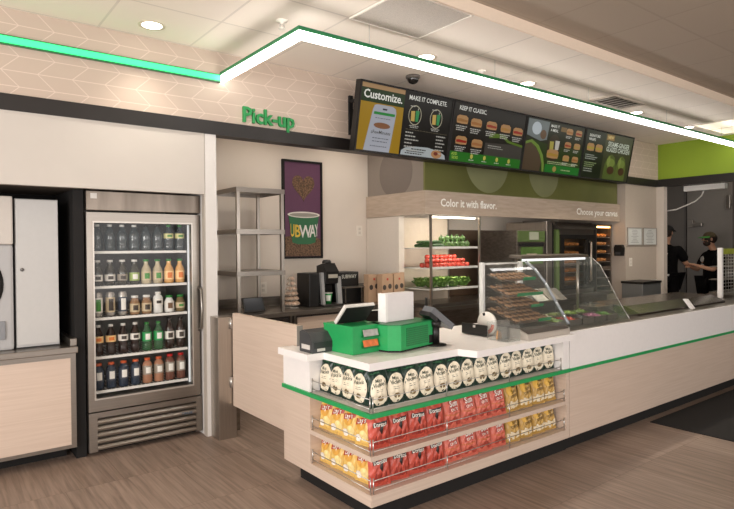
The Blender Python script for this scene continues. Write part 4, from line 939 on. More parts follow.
for z, sh in ((.3855,'middle'),(.1665,'bottom')):
    for i, y in enumerate((2.722,2.852,2.985,3.113)): bag('yellow', i+(sh == 'bottom'), 2.058, y, z, True, f'yellow potato chip bag, {ORD[i]} from the corner on the short end of the {sh} shelf', f'yellow chip bags on the {sh} shelf')
    for i, x in enumerate((2.108,2.258,2.408,2.562)): bag('red', i+(sh == 'bottom'), x, 2.622, z, False, f'bright red tortilla chip bag, {ORD[i]} from the corner on the {sh} shelf', f'red tortilla chip bags on the {sh} shelf')
    for i, x in enumerate((2.716,2.868,3.018,3.168)): bag('salmon', i+(sh == 'bottom'), x, 2.622, z, False, f'salmon red chip bag, {ORD[i]} of its colour from left on the {sh} shelf', f'salmon red chip bags on the {sh} shelf')
    for i, x in enumerate((3.325,3.475,3.625,3.765)): bag('golden', i+(sh == 'bottom'), x, 2.622, z, False, f'golden brown chip bag, {ORD[i]} of its kind from left on the {sh} shelf', f'golden chip bags on the {sh} shelf')

# ================================================================== SERVING COUNTER
t = thing('serving_counter', 'long pale wood serving counter with white top band and green stripe', 'counter', (6.4, 3.0, 0))
bx(3.91, 9.2, B+.04, 3.28, 0, .1).build('toe_kick', MATTE, t)
bx(3.902, 9.2, B, B+.03, .1, .602).build('front_panel', WOOD, t)
bx(3.902, 9.2, B+.03, 3.32, .1, .87).build('carcass', STEELD, t)
bx(3.906, 9.2, B-.008, B+.03, .602, .626).build('green_stripe', GREEN, t)
bx(3.908, 9.2, B, B+.03, .626, .90).build('white_band', WHITE, t)
bx(3.91, 9.2, B+.03, 3.34, .872, .905).build('steel_top', STEEL, t)

# bread case
t = thing('bread_case', 'glass bread case with four trays of cookies on the counter end', 'display case', (3.64, 2.76, .905))
QX0, QX1 = 3.375, 3.885
prof = [(2.93,1.437),(2.84,1.375),(2.74,1.265),(2.65,1.13),(2.58,1.03),(2.54,.968)]
MB().prism([(2.525,.896),(3.0,.896),(3.0,.965),(2.60,.965),(2.525,.935)], 'x', QX0, QX1).build('base', M('case_steel', (196,188,178), .35, metal=.35), t)
MB().prism([(2.53,.938),(2.60,.968),(2.98,.968),(2.98,.972),(2.60,.972),(2.53,.942)], 'x', QX0+.01, QX1-.01).build('dark_deck', M('bronze_deck', (70,58,50), .4), t)
side = [(2.985,.973)]+[(2.985,1.44)]+prof+[(2.54,.973)]
for x in (QX0, QX1-.005): MB().prism([p for i, p in enumerate(side) if i != len(side)-1 or True], 'x', x, x+.005).build('side_pane', GLASS2, t)
def sheet(pr, x0, x1, th=.005):
    b = MB(); n = len(pr); vs = []
    for (y, z) in pr: vs += [(x0,y,z),(x1,y,z),(x0,y+th,z-th*.4),(x1,y+th,z-th*.4)]
    fs = []
    for i in range(n-1):
        a = 4*i; c = a+4; fs += [(a,a+1,c+1,c),(a+2,c+2,c+3,a+3),(a,c,c+2,a+2),(a+1,a+3,c+3,c+1)]
    fs += [(0,2,3,1),(4*n-4,4*n-3,4*n-1,4*n-2)]
    return b.add(vs, fs, 0, False)
sheet(prof, QX0+.007, QX1-.007).build('front_pane', GLASS2, t)
bx(QX0, QX1, 2.93, 2.99, 1.438, 1.446).build('top_pane', GLASS2, t)
for x in (QX0+.008, QX1-.04): MB().box(x, x+.032, 2.945, 2.98, .973, 1.437, .006).build('upright', WHITE, t)
MB().tube([(x_, 2.96, 1.425+.0) for x_ in (QX0+.042, QX1-.042)], .007, 8).build('top_rod', WHITE, t)
b = MB()
for (y0,z0),(y1,z1) in zip(prof[:-1], prof[1:]): b.tube([(QX1+.006,y0,z0),(QX1+.006,y1,z1)], .012, 8)
b.build('edge_trim', M('edge_grey_metal', (150,156,162), .35, metal=.3), t)
TRY = [(1.335,2.785,2),(1.245,2.715,3),(1.155,2.71,3),(1.075,2.64,4)]
ck = None; COOK = [M('cookie_brown', (150,108,76), .8, var=.3, scale=70, bump=.5), M('cookie_gold', (156,120,90), .8, var=.3, scale=70, bump=.5)]
for j, (z, yf, rows) in enumerate(TRY):
    sl = .30; ca, sa = math.cos(sl), math.sin(sl)
    def Tp(x, d, n): return (x, 2.935-d*ca-n*sa, z+.012-d*sa+n*ca)      # d down the slope, n off the tray
    def slab(x0, x1, d0, d1, n0, n1):
        vs = [Tp(x,d,n) for x in (x0,x1) for d in (d0,d1) for n in (n0,n1)]
        return MB().add(vs, [(0,1,3,2),(4,6,7,5),(0,4,5,1),(2,3,7,6),(0,2,6,4),(1,5,7,3)])
    dl_ = 2.935-yf
    tr = slab(QX0+.045, QX1-.045, 0, dl_, -.006, 0).build('tray', M('tray_brown', (98,80,66), .6, var=.15), t)
    slab(QX0+.30 if j != 1 else QX0+.14, QX1-.06, dl_, dl_+.004, -.006, .018).build('price_strip', M('price_green', (46,132,80), .5, var=.2, scale=60), tr)
    for r_ in range(rows):
        for i in range(6):
            if ck is None:
                ck = thing('cookie', 'x', 'cookie', (0,0,0))
                MB().lathe([(0,0),(.030,0),(.034,.005),(.031,.011),(.018,.0145),(0,.015)], n=14).build('biscuit', COOK[1], ck, local=True)
                bb = MB(); rr = random.Random(3)
                for q_ in range(7): a = rr.uniform(0,6.3); d_ = rr.uniform(.004,.024); bb.sphere((d_*math.cos(a), d_*math.sin(a), .0135), .0042, 6)
                bb.build('chips', M('chocolate_chip', (66,42,30), .5), ck, local=True); o = ck
            else: o = dup(ck)
            o.location = Tp(QX0+.085+i*.066, .036+r_*.071, .0008); o.rotation_euler = (sl,0,0); s_ = random.uniform(.9,1.0); o.scale = (s_,s_,s_)
            o['label'] = f'round brown cookie on the {("top","second","third","lowest")[j]} tray of the glass bread case'; o['group'] = f'cookies on the {("top","second","third","lowest")[j]} tray'

# curved glass guard over the topping wells
t = thing('sneeze_guard', 'curved glass sneeze guard with steel top bar over the topping pans', 'glass guard', (4.43, 2.9, .905))
GX0, GX1 = 3.945, 4.90
gp = [(3.03,1.452),(2.96,1.448),(2.88,1.385),(2.80,1.25),(2.715,1.095),(2.65,.99),(2.60,.915)]
sheet(gp, GX0, GX1).build('front_pane', GLASS2, t)
MB().prism([(3.04,1.452)]+gp[1:]+[(2.66,.915),(3.04,.96)], 'x', GX1, GX1+.005).build('end_pane', GLASS2, t)
MB().prism([(2.985,1.455),(3.0,1.478),(3.12,1.488),(3.13,1.465),(3.0,1.455)], 'x', GX0-.02, GX1+.01).build('top_bar', STEEL, t)
MB().box(GX0+.02, GX1-.03, 3.0, 3.025, 1.434, 1.452).build('lamp_tube', emis('guard_lamp', (246,248,250), .8), t)
for x in (GX0+.02, GX1-.03): MB().tube([(x,3.08,.906),(x,3.08,1.456)], .014, 10).build('upright', STEELV, t)
b = MB()
for (y0,z0),(y1,z1) in zip(gp[:-1], gp[1:]): b.tube([(GX1+.009,y0,z0),(GX1+.009,y1,z1)], .004, 6)
b.build('edge_trim', WIRE, t)
# topping pans
TOPS = [('shredded lettuce',(122,150,66)),('sliced tomato',(190,66,44)),('black olive',(46,40,40)),('red onion',(150,96,120)),('green pepper',(84,124,52)),('sliced cucumber',(150,176,112)),('white cheese',(232,222,196)),('pickle',(112,124,54)),('shredded lettuce',(116,146,60)),('jalapeno',(96,122,48))]
pan = None
for r_ in range(2):
    for i in range(5):
        x = 4.05+i*.19; y = 2.80+r_*.22; nm, cl = TOPS[r_*5+i]
        p = thing('topping_pan', f'pan of {nm}, {ORD[i]} from left of the {"front" if r_ == 0 else "rear"} row under curved guard', 'food pan', (x, y, .906))
        MB().box(-.085,.085,-.10,-.09,0,.05).box(-.085,.085,.09,.10,0,.05).box(-.085,-.075,-.09,.09,0,.05).box(.075,.085,-.09,.09,0,.05).box(-.075,.075,-.09,.09,0,.006).build('pan', STEEL, p, local=True)
        b = MB(); nn = 10; rr = random.Random(i+r_*9)
        vs = [(-.074+.148*u/nn, -.089+.178*v/nn, .034+.03*math.sin(PI*u/nn)*math.sin(PI*v/nn)+rr.uniform(-.008,.012)*(0 < u < nn and 0 < v < nn)) for v in range(nn+1) for u in range(nn+1)]
        b.add(vs, [(v*(nn+1)+u, v*(nn+1)+u+1, (v+1)*(nn+1)+u+1, (v+1)*(nn+1)+u) for v in range(nn) for u in range(nn)]); b.open = True
        tag(b.build('topping', M('topping_'+nm.replace(' ','_'), cl, .5, var=.35, scale=60), p, local=True), kind=None)
t = thing('card_rail', 'dark sloping rail holding small topping cards behind the curved guard', 'card holder', (4.45, 3.2, .905))
MB().prism([(3.14,1.06),(3.16,1.05),(3.28,1.14),(3.27,1.16)], 'x', 4.06, 4.80).build('tray', STEELD, t)
for x in (4.12, 4.74): MB().tube([(x,3.22,.906),(x,3.22,1.10)], .008, 8).build('leg', STEELD, t)
for x0, cl in ((4.10,(190,176,156)),(4.34,(206,202,190)),(4.52,(160,150,136))):
    MB().prism([(3.142,1.064),(3.136,1.070),(3.262,1.168),(3.27,1.162)], 'x', x0, x0+.16).build('card', M('card_%d' % cl[0], cl, .5, var=.2, scale=30), t)
t = thing('counter_cover', 'long low dark steel cover with sloping front on the right of the serving counter', 'food well cover', (6.0, 3.05, .905))
MB().prism([(2.70,.906),(2.70,.925),(2.84,.985),(3.22,.995),(3.22,.906)], 'x', 5.28, 7.2).build('lid', streaky('cover_steel', (84,76,70), (110,100,92), 4, .22, (1,3,6), metal=.8), t)
MB().prism([(2.688,.93),(2.836,.993),(3.20,1.003),(3.20,.997),(2.84,.987),(2.694,.926)], 'x', 4.95, 5.275).build('end_pane', GLASS2, t)
MB().box(4.95, 4.965, 2.75, 3.3, .906, .93).box(4.99, 5.27, 2.95, 3.2, .906, .985).build('end_block', STEELD, t)
MB().prism([(2.64,.906),(2.67,.906),(2.74,1.0),(2.71,1.0)], 'x', 6.24, 6.30).build('bracket', WHITE, t)
# far wire rack
t = thing('counter_rack', 'white-posted wire snack rack with yellow-green topper at the far right of the counter', 'rack', (8.05, 3.0, .905))
for x in (7.79, 8.36): MB().box(x-.025, x+.025, 2.95, 3.0, .906, 1.52, .004).build('post', WHITE, t)
b = MB()
for k in range(12): z = .95+k*.042; b.tube([(7.80,3.0,z),(8.36,3.0,z)], .004, 6)
for k in range(7): x = 7.86+k*.08; b.tube([(x,3.0,.93),(x,3.0,1.44)], .003, 6)
b.build('wire_grid', WIRE, t)
bx(7.82, 8.34, 2.985, 3.0, 1.44, 1.51).build('topper', M('topper_yellow_green', (150,160,50), .5, var=.25, scale=14), t)
for k in range(3): MB().box(7.82, 8.34, 3.01, 3.12, .96+k*.16, .97+k*.16).build('tier', STEELD, t)

# ================================================================== ON THE DISPLAY COUNTER
def perf_mat():
    mt = bpy.data.materials.new('perforated_green'); mt.use_nodes = True; nt = mt.node_tree; N = nt.nodes; L = nt.links; b = N['Principled BSDF']
    b.inputs['Roughness'].default_value = .4
    tc = N.new('ShaderNodeTexCoord'); vo = N.new('ShaderNodeTexVoronoi'); vo.inputs['Scale'].default_value = 75; vo.inputs['Randomness'].default_value = 0
    mp = N.new('ShaderNodeMapping'); mp.inputs['Rotation'].default_value = (.0,.0,.0); mp.inputs['Location'].default_value = (.003,.007,.004)
    L.new(tc.outputs['Object'], mp.inputs[0]); L.new(mp.outputs[0], vo.inputs['Vector'])
    rp = N.new('ShaderNodeValToRGB'); rp.color_ramp.interpolation = 'CONSTANT'; rp.color_ramp.elements[0].color = srgb(16,96,52); rp.color_ramp.elements[1].position = .36; rp.color_ramp.elements[1].color = srgb(30,142,78)
    L.new(vo.outputs['Distance'], rp.inputs[0]); L.new(rp.outputs[0], b.inputs['Base Color']); return mt
PERF = perf_mat()
def ctl(name, label, cat, x, y, rz):
    o = thing(name, label, cat, (x, y, .896)); o.rotation_euler = (0,0,rz); return o
t = ctl('receipt_printer', 'charcoal receipt printer at the left end of the white countertop', 'printer', 2.03, 3.15, 0)
MB().prism([(-.075,0),(.075,0),(.075,.125),(.04,.14),(-.03,.125),(-.075,.075)], 'x', -.095, .10).build('body', DARKG, t, local=True)
MB().box(-.096, -.0955, -.05, .05, .02, .05).build('side_sticker', M('sticker_white', (206,202,196), .5), t, local=True)
MB().box(-.08, .085, -.079, -.0755, .03, .07).build('front_flap', M('printer_dark', (40,42,44), .4), t, local=True)
MB().box(-.06, .0, -.0795, -.079, .01, .028).build('rating_plate', M('sticker_white', (206,202,196), .5), t, local=True)
# first green till stand
t = ctl('till_stand', 'green till stand with two card slots and a tilted black screen', 'till', 2.215, 3.02, .06)
MB().prism([(-.125,-.145),(.10,-.145),(.125,-.11),(.125,.15),(-.125,.15)], 'z', 0, .165).build('housing', GREEN, t, local=True)
MB().prism([(-.127,-.147),(.102,-.147),(.127,-.112),(.127,.152),(-.127,.152)], 'z', .165, .176).build('lip', GREEN, t, local=True)
for z, cl, nm in ((.105,(176,172,170),'grey gift card'),(.04,(226,120,70),'orange gift card')):
    sl = MB().box(-.055, .075, -.170, -.146, z-.006, z+.004).build('card_slot', M('slot_green', (20,112,58), .4), t, local=True)
    MB().prism([(-.168,z+.0045),(-.164,z+.0045),(-.152,z+.044),(-.156,z+.044)], 'x', -.05, .07).build('gift_card', M('card_face_%d' % cl[0], cl, .35, var=.25, scale=30), sl, local=True)
scr_c = (.03, .02, .178)
tbox(MB(), scr_c, -.16, .085, 0, .155, 0, .022, -.75).build('screen_rim', M('screen_rim_white', (222,220,214), .4), t, local=True)
tbox(MB(), scr_c, -.150, .085, .004, .148, -.004, -.0003, -.75).build('screen_back', M('till_back', (14,13,13), .7), t, local=True)
MB().box(-.02, .06, .025, .07, .177, .20).build('screen_neck', BLACK, t, local=True)
t = ctl('card_screen', 'small black customer screen behind the white box on the countertop', 'screen', 2.52, 3.22, -.1)
tbox(MB(), (0,0,.10), -.12, .12, 0, .13, 0, .02, .5).build('screen_back', M('screen_rim_white', (222,220,214), .4), t, local=True)
tbox(MB(), (0,0,.10), -.11, .11, .01, .12, -.003, -.0003, .5).build('screen_glass', M('till_glass', (18,17,17), .12), t, local=True)
tbox(MB(), (0,0,.10), -.075, -.05, .05, .075, -.004, -.0032, .5).build('status_mark', M('status_green', (60,160,90), .5), t, local=True)
MB().box(-.06, .06, 0, .10, 0, .012).box(-.015, .015, .035, .06, .012, .13).build('stand', BLACK, t, local=True)
# second green stand with perforated front and the white box on it
t = ctl('till_stand', 'green till stand with perforated front carrying a tall white box', 'till', 2.515, 2.90, .20)
MB().prism([(-.155,-.125),(.20,-.125),(.20,.10),(-.21,.10),(-.21,-.06)], 'z', .012, .168).build('housing', GREEN, t, local=True)
MB().box(-.10, .14, -.1275, -.1255, .03, .15).build('perforated_panel', PERF, t, local=True)
MB().box(.15, .202, -.1265, -.06, .02, .075).build('card_reader', BLACK, t, local=True)
MB().prism([(-.15,-.12),(.195,-.12),(.195,.09),(-.20,.09),(-.20,-.06)], 'z', 0, .012).build('feet', MATTE, t, local=True)
MB().prism([(-.158,-.127),(.202,-.127),(.202,.102),(-.212,.102),(-.212,-.06)], 'z', .168, .176).build('lip', M('dark_green_lip', (20,112,60), .4), t, local=True)
MB().box(-.206,-.2035+.0,-.02,.01,.06,.08).build('badge', M('badge_grey', (190,190,186), .4), t, local=True)
bo = thing('white_box', 'tall narrow white box standing on the perforated green till stand', 'box', (2.51, 2.93, 1.073)); bo.rotation_euler = (0,0,.1)
bx(-.135, .135, -.03, .035, 0, .185, .002).build('carton', M('carton_white', (236,232,232), .5, var=.015), bo, local=True)
bx(-.137, -.115, -.032, .037, 0, .186).build('end_flap', M('carton_edge', (248,246,244), .5), bo, local=True)
# payment terminal on a stand
t = ctl('payment_terminal', 'grey card payment terminal tilted on a round-footed black stand', 'card terminal', 2.755, 2.815, .15); t.scale = (1.18, 1.18, 1.15)
MB().lathe([(0,0),(.062,0),(.062,.006),(.03,.012),(0,.012)], n=28).build('foot', BLACK, t, local=True)
MB().tube([(0,0,.012),(0,0,.13)], .023, 14).build('pole', BLACK, t, local=True)
MB().lathe([(0,.11),(.03,.11),(.034,.14),(0,.15)], n=16).build('swivel', BLACK, t, local=True)
tm = MB()
c0 = Vector((.03,0,.165)); ax = Vector((.80,-.15,-.58)).normalized(); sd = Vector((.2,.97,.05)); sd = (sd-ax*sd.dot(ax)).normalized(); up = ax.cross(sd)
if up.z < 0: up = -up
def tb(l0, l1, w0, w1, h0, h1):
    vs = [c0+ax*l+sd*w_+up*h for l in (l0,l1) for w_ in (w0,w1) for h in (h0,h1)]
    return MB().add(vs, [(0,1,3,2),(4,6,7,5),(0,4,5,1),(2,3,7,6),(0,2,6,4),(1,5,7,3)])
tb(-.095,.10,-.042,.042,-.024,.012).build('body', M('terminal_grey', (104,106,110), .4), t, local=True)
tb(-.08,-.02,-.034,.034,.0125,.015).build('display', M('terminal_display', (150,160,150), .2), t, local=True)
for i in range(3):
    for j in range(3): tb(.0+i*.026, .018+i*.026, -.032+j*.023, -.013+j*.023, .0125, .017).build('key', M('terminal_key', (60,62,66), .4), t, local=True)
tb(-.10,-.03,-.046,.046,-.05,-.025).build('grip', BLACK, t, local=True)
t = ctl('scanner_pole', 'thin black pole rising behind the payment terminal', 'pole', 2.80, 2.95, 0)
MB().lathe([(0,0),(.03,0),(.03,.006),(0,.008)], n=16).build('foot', BLACK, t, local=True); MB().tube([(0,0,.008),(0,0,.31)], .009, 8).build('pole', BLACK, t, local=True)
# black tray with dish, clear boxes
t = ctl('card_tray', 'black upright tray facing the till on the white countertop', 'tray', 3.30, 2.93, 0)
MB().prism([(-.03,.006),(.035,.006),(.035,.012),(-.018,.012),(-.022,.085),(-.03,.085)], 'y', -.125, .125).build('tray', BLACK, t, local=True)
for y in (-.11,.11): MB().lathe([(0,0),(.008,0),(.008,.006),(0,.006)], (0,y,0), 10).build('foot', WIRE, t, local=True)
MB().box(-.031,-.0305,-.012,.012,.06,.078).build('sticker', M('sticker_white', (206,202,196), .5), t, local=True)
t = ctl('paper_roll', 'round white roll with red side print standing behind the black tray', 'roll', 3.445 if False else 3.352, 2.875, 0)
MB().lathe([(.001,-.012),(.085,-.012),(.088,0),(.085,.012),(.001,.012)], (0,0,.089), 32, axis='x').build('roll', M('roll_white', (236,232,224), .5), t, local=True)
MB().lathe([(.05,-.0135),(.078,-.0135),(.078,-.0125),(.05,-.0125)], (0,0,.089), 12, axis='x', a0=PI*1.02, a1=PI*1.45).build('red_print', M('print_orange_red', (222,88,52), .5), t, local=True)
MB().lathe([(.06,-.0135),(.08,-.0135),(.08,-.0125),(.06,-.0125)], (0,0,.089), 8, axis='x', a0=PI*.36, a1=PI*.46).build('black_print', BLACK, t, local=True)
for i, (x, y, lb) in enumerate(((3.27,2.70,'clear acrylic box with an orange scrap inside, nearest the bread case base'), (3.26,2.60,'empty clear acrylic box at the front of the countertop before the bread case'))):
    t = ctl('acrylic_box', lb, 'box', x, y, 0); h = .13 if i == 0 else .11
    MB().box(-.07,.07,-.045,-.042,0,h).box(-.07,.07,.042,.045,0,h).box(-.07,-.067,-.042,.042,0,h).box(.067,.07,-.042,.042,0,h).box(-.067,.067,-.042,.042,0,.004).build('walls', ACRYL, t, local=True)
    if i == 0: MB().prism([(-.02,.005),(.03,.005),(.02,.05),(-.01,.06)], 'y', -.006, .006).build('scrap', M('orange_scrap', (236,160,60), .5), t, local=True)

# ================================================================== HOT LINE EQUIPMENT
t = thing('toaster_oven', 'green and steel toaster oven right of the produce cabinet', 'oven', (6.4, 5.1, .86))
bx(6.12, 6.72, 4.82, 5.5, .862, 1.77, .006).build('body', STEELD, t)
bx(6.13, 6.71, 4.806, 4.82, 1.62, 1.765).build('control_panel', M('oven_green', (94,114,66), .4), t)
bx(6.36, 6.56, 4.798, 4.806, 1.645, 1.75).build('display', M('oven_display', (176,180,160), .4), t)
MB().box(6.16, 6.68, 4.80, 4.82, 1.56, 1.60).build('mouth', MATTE, t)
bx(6.20, 6.66, 4.806, 4.82, 1.32, 1.55).build('green_poster', M('oven_poster', (86,116,56), .5, var=.3, scale=9), t)
bx(6.30, 6.52, 4.80, 4.806, 1.36, 1.46).build('poster_picture', M('poster_picture_cream', (206,190,170), .5, var=.25, scale=16), t)
t = thing('steel_cabinet', 'narrow upright steel cabinet between toaster and bread oven', 'cabinet', (6.82, 5.1, .86))
bx(6.745, 6.87, 4.80, 5.5, .862, 1.90, .012).build('body', STEELV, t)
bx(6.88, 6.945, 4.84, 5.5, .862, 1.88).build('gap_shade', MATTE, t)  # black block standing in for the shaded gap beside the bread oven
t = thing('bread_oven', 'large black-framed glass bread oven glowing warm inside', 'oven', (7.46, 5.1, .86))
MB().box(6.96, 7.98, 5.45, 5.5, .862, 1.80).box(6.96, 7.02, 4.84, 5.45, .862, 1.80).box(7.92, 7.98, 4.84, 5.45, .862, 1.80).box(7.02, 7.92, 4.84, 5.45, .862, .93).box(7.02, 7.92, 4.84, 5.45, 1.72, 1.80).build('body', STEEL, t)
bx(6.96, 7.04, 4.80, 4.838, .87, 1.79).build('green_edge', M('oven_green', (94,114,66), .4), t)
MB().prism([(4.70+.06,1.80),(5.4,1.80),(5.4,1.93),(4.86,1.90)], 'x', 7.0, 7.96).build('steam_hood', STEELD, t)
dr = MB().box(7.06, 7.16, 4.80, 4.838, .93, 1.72).box(7.74, 7.98, 4.80, 4.838, .93, 1.72).box(7.16, 7.74, 4.80, 4.838, .93, .99).box(7.16, 7.74, 4.80, 4.838, 1.66, 1.72).build('door', BLACK, t)
bx(7.16, 7.74, 4.815, 4.82, .99, 1.66).build('pane', GLASS, dr)
MB().tube([(7.80,4.80,1.62),(7.80,4.77,1.6),(7.80,4.77,1.05),(7.80,4.80,1.03)], .018, 8).build('handle', STEELV, dr)
for k in range(5): bx(7.03, 7.91, 4.86, 5.43, 1.03+k*.13, 1.036+k*.13).build('rack', STEELD, t)
bx(7.07, 7.12, 4.85, 4.88, .95, 1.70).build('oven_lamp', emis('oven_lamp', (255,190,110), 7), t)
BRD = M('bread_crust', (186,126,70), .7, var=.2, scale=30); lf = None
def loaf(label, group, loc, rz=0):
    global lf
    if lf is None:
        lf = thing('bread_loaf', label, 'bread', loc, group)
        MB().tube([(0,-.13,.024),(0,-.12,.026),(0,-.06,.03),(0,.06,.03),(0,.12,.026),(0,.13,.024)], [.008,.020,.029,.029,.020,.008], 12).build('crust', BRD, lf, local=True)
        b = MB()
        for k in range(3): y = -.07+k*.06; b.tube([(-.012,y,.0575),(.012,y+.025,.0575)], .003, 5)
        b.build('score', M('bread_score', (222,184,130), .7), lf, local=True); o = lf
    else: o = dup(lf); o['label'] = label; o['group'] = group
    o.location = loc; o.rotation_euler = (0,0,rz); return o
for k in range(5):
    for i in range(5): loaf(f'golden loaf baking on the {("lowest","second lowest","middle","second highest","highest")[k]} rack of the bread oven', f'loaves on the {("lowest","second lowest","middle","second highest","highest")[k]} oven rack', (7.20+i*.13, 5.06, 1.037+k*.13))
t = thing('bread_cabinet', 'open steel bread rack of warm loaves at the right end under hood', 'rack', (8.25, 5.05, .86))
RB0, RB1 = 8.03, 8.46
MB().box(RB0, RB0+.02, 4.83, 5.4, .862, 1.86).box(RB1-.02, RB1, 4.83, 5.4, .862, 1.86).box(RB0+.02, RB1-.02, 5.38, 5.4, .862, 1.86).build('casing', STEEL, t)
bx(RB0, RB1, 4.82, 5.4, 1.86, 1.885).build('top', STEEL, t)
bx(RB0+.03, RB1-.03, 4.84, 4.87, 1.835, 1.855).build('glow_bar', emis('rack_lamp', (255,190,110), 6), t)
for k in range(7): bx(RB0+.02, RB1-.02, 4.85, 5.38, .93+k*.125, .938+k*.125).build('shelf', STEELV, t)
bx(RB0+.02, RB1-.02, 4.83, 4.85, 1.19, 1.24).build('mid_bar', STEELD, t)
for k in range(3, 7):
    for i in range(4): loaf(f'brown loaf on the {("highest","second highest","third highest","fourth highest")[6-k]} shelf of the open bread rack', f'loaves on the {("highest","second highest","third highest","fourth highest")[6-k]} bread rack shelf', (8.10+i*.092, 5.0, .939+k*.125))
for o in list(C.objects):
    if o.parent is None and o.name.split('.')[0] in ('toaster_oven','steel_cabinet','bread_oven','bread_cabinet','bread_loaf'): o.location.x += .10
t = thing('soap_dispenser', 'black soap dispenser on the wall right of the hood', 'dispenser', (8.56, 4.70, 1.40))
MB().prism([(4.64,1.40),(4.76,1.40),(4.77,1.52),(4.75,1.57),(4.65,1.57),(4.63,1.52)], 'x', 8.58 if False else 8.525, 8.604).build('housing', BLACK, t)
bx(8.518, 8.525, 4.66, 4.74, 1.42, 1.46).build('push_bar', DARKG, t)
for nm, x0, x1, lb in (('framed_certificate', 8.645, 9.09, 'left framed white certificate on the wall beside the doorway'), ('framed_certificate', 9.13, 9.565, 'right framed white certificate nearest the doorway casing')):
    t = thing(nm, lb, 'certificate', ((x0+x1)/2, 4.62, 1.56))
    MB().box(x0, x0+.012, 4.602, 4.619, 1.56, 1.84).box(x1-.012, x1, 4.602, 4.619, 1.56, 1.84).box(x0+.012, x1-.012, 4.602, 4.619, 1.56, 1.572).box(x0+.012, x1-.012, 4.602, 4.619, 1.828, 1.84).build('frame', M('frame_grey', (150,144,136), .4), t)
    p = bx(x0+.012, x1-.012, 4.61, 4.619, 1.572, 1.828).build('sheet', M('certificate_paper', (206,208,204), .6, var=.02), t)
    b = MB(); rr = random.Random(int(x0*100))
    for k in range(9): z = 1.80-k*.024; cx_ = (x0+x1)/2; hw = rr.uniform(.05,.13); b.poly([(cx_-hw,4.6095,z),(cx_+hw,4.6095,z),(cx_+hw,4.6095,z-.007),(cx_-hw,4.6095,z-.007)])
    b.build('print_lines', M('print_grey', (150,150,148), .6), p)
t = thing('waste_bin', 'dark steel bin with black rim standing by the certificate wall', 'bin', (8.7, 4.42, 0))
bx(8.42, 8.98, 4.26, 4.585, 0, .985, .01).build('body', M('bin_grey', (120,122,122), .35, metal=.4), t)
MB().box(8.41, 8.99, 4.25, 4.595, .986, 1.02, .008).build('rim', BLACK, t)
t = thing('wall_sheet', 'pale grey sheet on the wall between bin and doorway', 'panel', (9.33, 4.61, .5))
bx(9.02, 9.56, 4.606, 4.619, .45, 1.0).build('sheet', M('pale_sheet', (196,198,196), .4), t)  # plain pale sheet set flat against the wall

# ================================================================== BACK ROOM
t = thing('cold_room_door', 'grey cold room door with steel latch and hinge in the back room', 'door', (11.35, 4.6, 0))
bx(11.345, 11.395, 4.05, 4.90, .05, 2.75, .004).build('leaf', M('cold_door_grey', (128,122,116), .5, var=.05, scale=2), t)
MB().box(11.36, 11.396, 4.93, 4.96, 0, 2.8).box(11.36, 11.396, 3.99, 4.02, 0, 2.8).build('frame', M('cold_door_frame', (96,92,88), .5), t)
MB().box(11.28, 11.344, 4.62, 4.80, 1.90, 1.96, .008).box(11.30, 11.344, 4.78, 4.88, 1.88, 2.02, .008).build('latch', STEEL, t)
MB().box(11.30, 11.344, 4.16, 4.24, 2.20, 2.44, .008).box(11.29, 11.344, 4.10, 4.16, 2.28, 2.38, .008).build('hinge', STEEL, t)
t = thing('strip_fixture', 'white box fixture hanging over the back room doorway', 'fixture', (9.8, 3.96, 2.42))
bx(9.74, 9.86, 3.66, 4.26, 2.42, 2.505, .004).build('housing', M('fixture_white', (226,226,222), .5), t)
MB().tube([(9.80,3.98,2.42),(9.82,4.02,2.34),(9.84,4.12,2.26),(9.83,4.26,2.20),(9.80,4.40,2.14),(9.76,4.56,2.12)], .011, 8).build('cable', M('cable_white', (206,204,198), .5), t)
for x, y in ((9.80,3.72),(9.80,4.20)): MB().tube([(x,y,2.505),(x,y,3.2)], .006, 6).build('hanger', WIRE, t)

# ------------------------------------------------------------------ people
def skinmesh(name, pts, edges, mt, parent, root=0, lv=1):
    names = list(pts); idx = {n: i for i, n in enumerate(names)}
    me = bpy.data.meshes.new(name); me.from_pydata([pts[n][0] for n in names], [(idx[a], idx[b]) for a, b in edges], [])
    o = bpy.data.objects.new(name, me); C.objects.link(o); me.materials.append(mt)
    sk = o.modifiers.new('skin', 'SKIN'); sk.use_smooth_shade = True; sk.branch_smoothing = .6
    for i, n in enumerate(names):
        r = pts[n][1]; r = r if isinstance(r, tuple) else (r, r)
        me.skin_vertices[0].data[i].radius = r; me.skin_vertices[0].data[i].use_root = (i == root)
    su = o.modifiers.new('subdivision', 'SUBSURF'); su.levels = lv; su.render_levels = lv
    bpy.context.view_layer.update()
    me2 = bpy.data.meshes.new_from_object(o.evaluated_get(bpy.context.evaluated_depsgraph_get()))
    me2.name = name; me2.polygons.foreach_set('use_smooth', [True]*len(me2.polygons))
    bpy.data.objects.remove(o); o = bpy.data.objects.new(name, me2); C.objects.link(o); o.parent = parent
    if not len(me2.materials): me2.materials.append(mt)
    return o
SKIN = M('skin', (198,150,122), .5, var=.03); SHIRT = M('black_shirt', (11,10,11), .9, var=.1, spec=.15); TROU = M('black_trousers', (15,14,15), .9, var=.1, spec=.15); HAIR = M('dark_hair', (48,34,26), .7, var=.2, scale=80)
LETW = M('shirt_print', (196,192,186), .6)
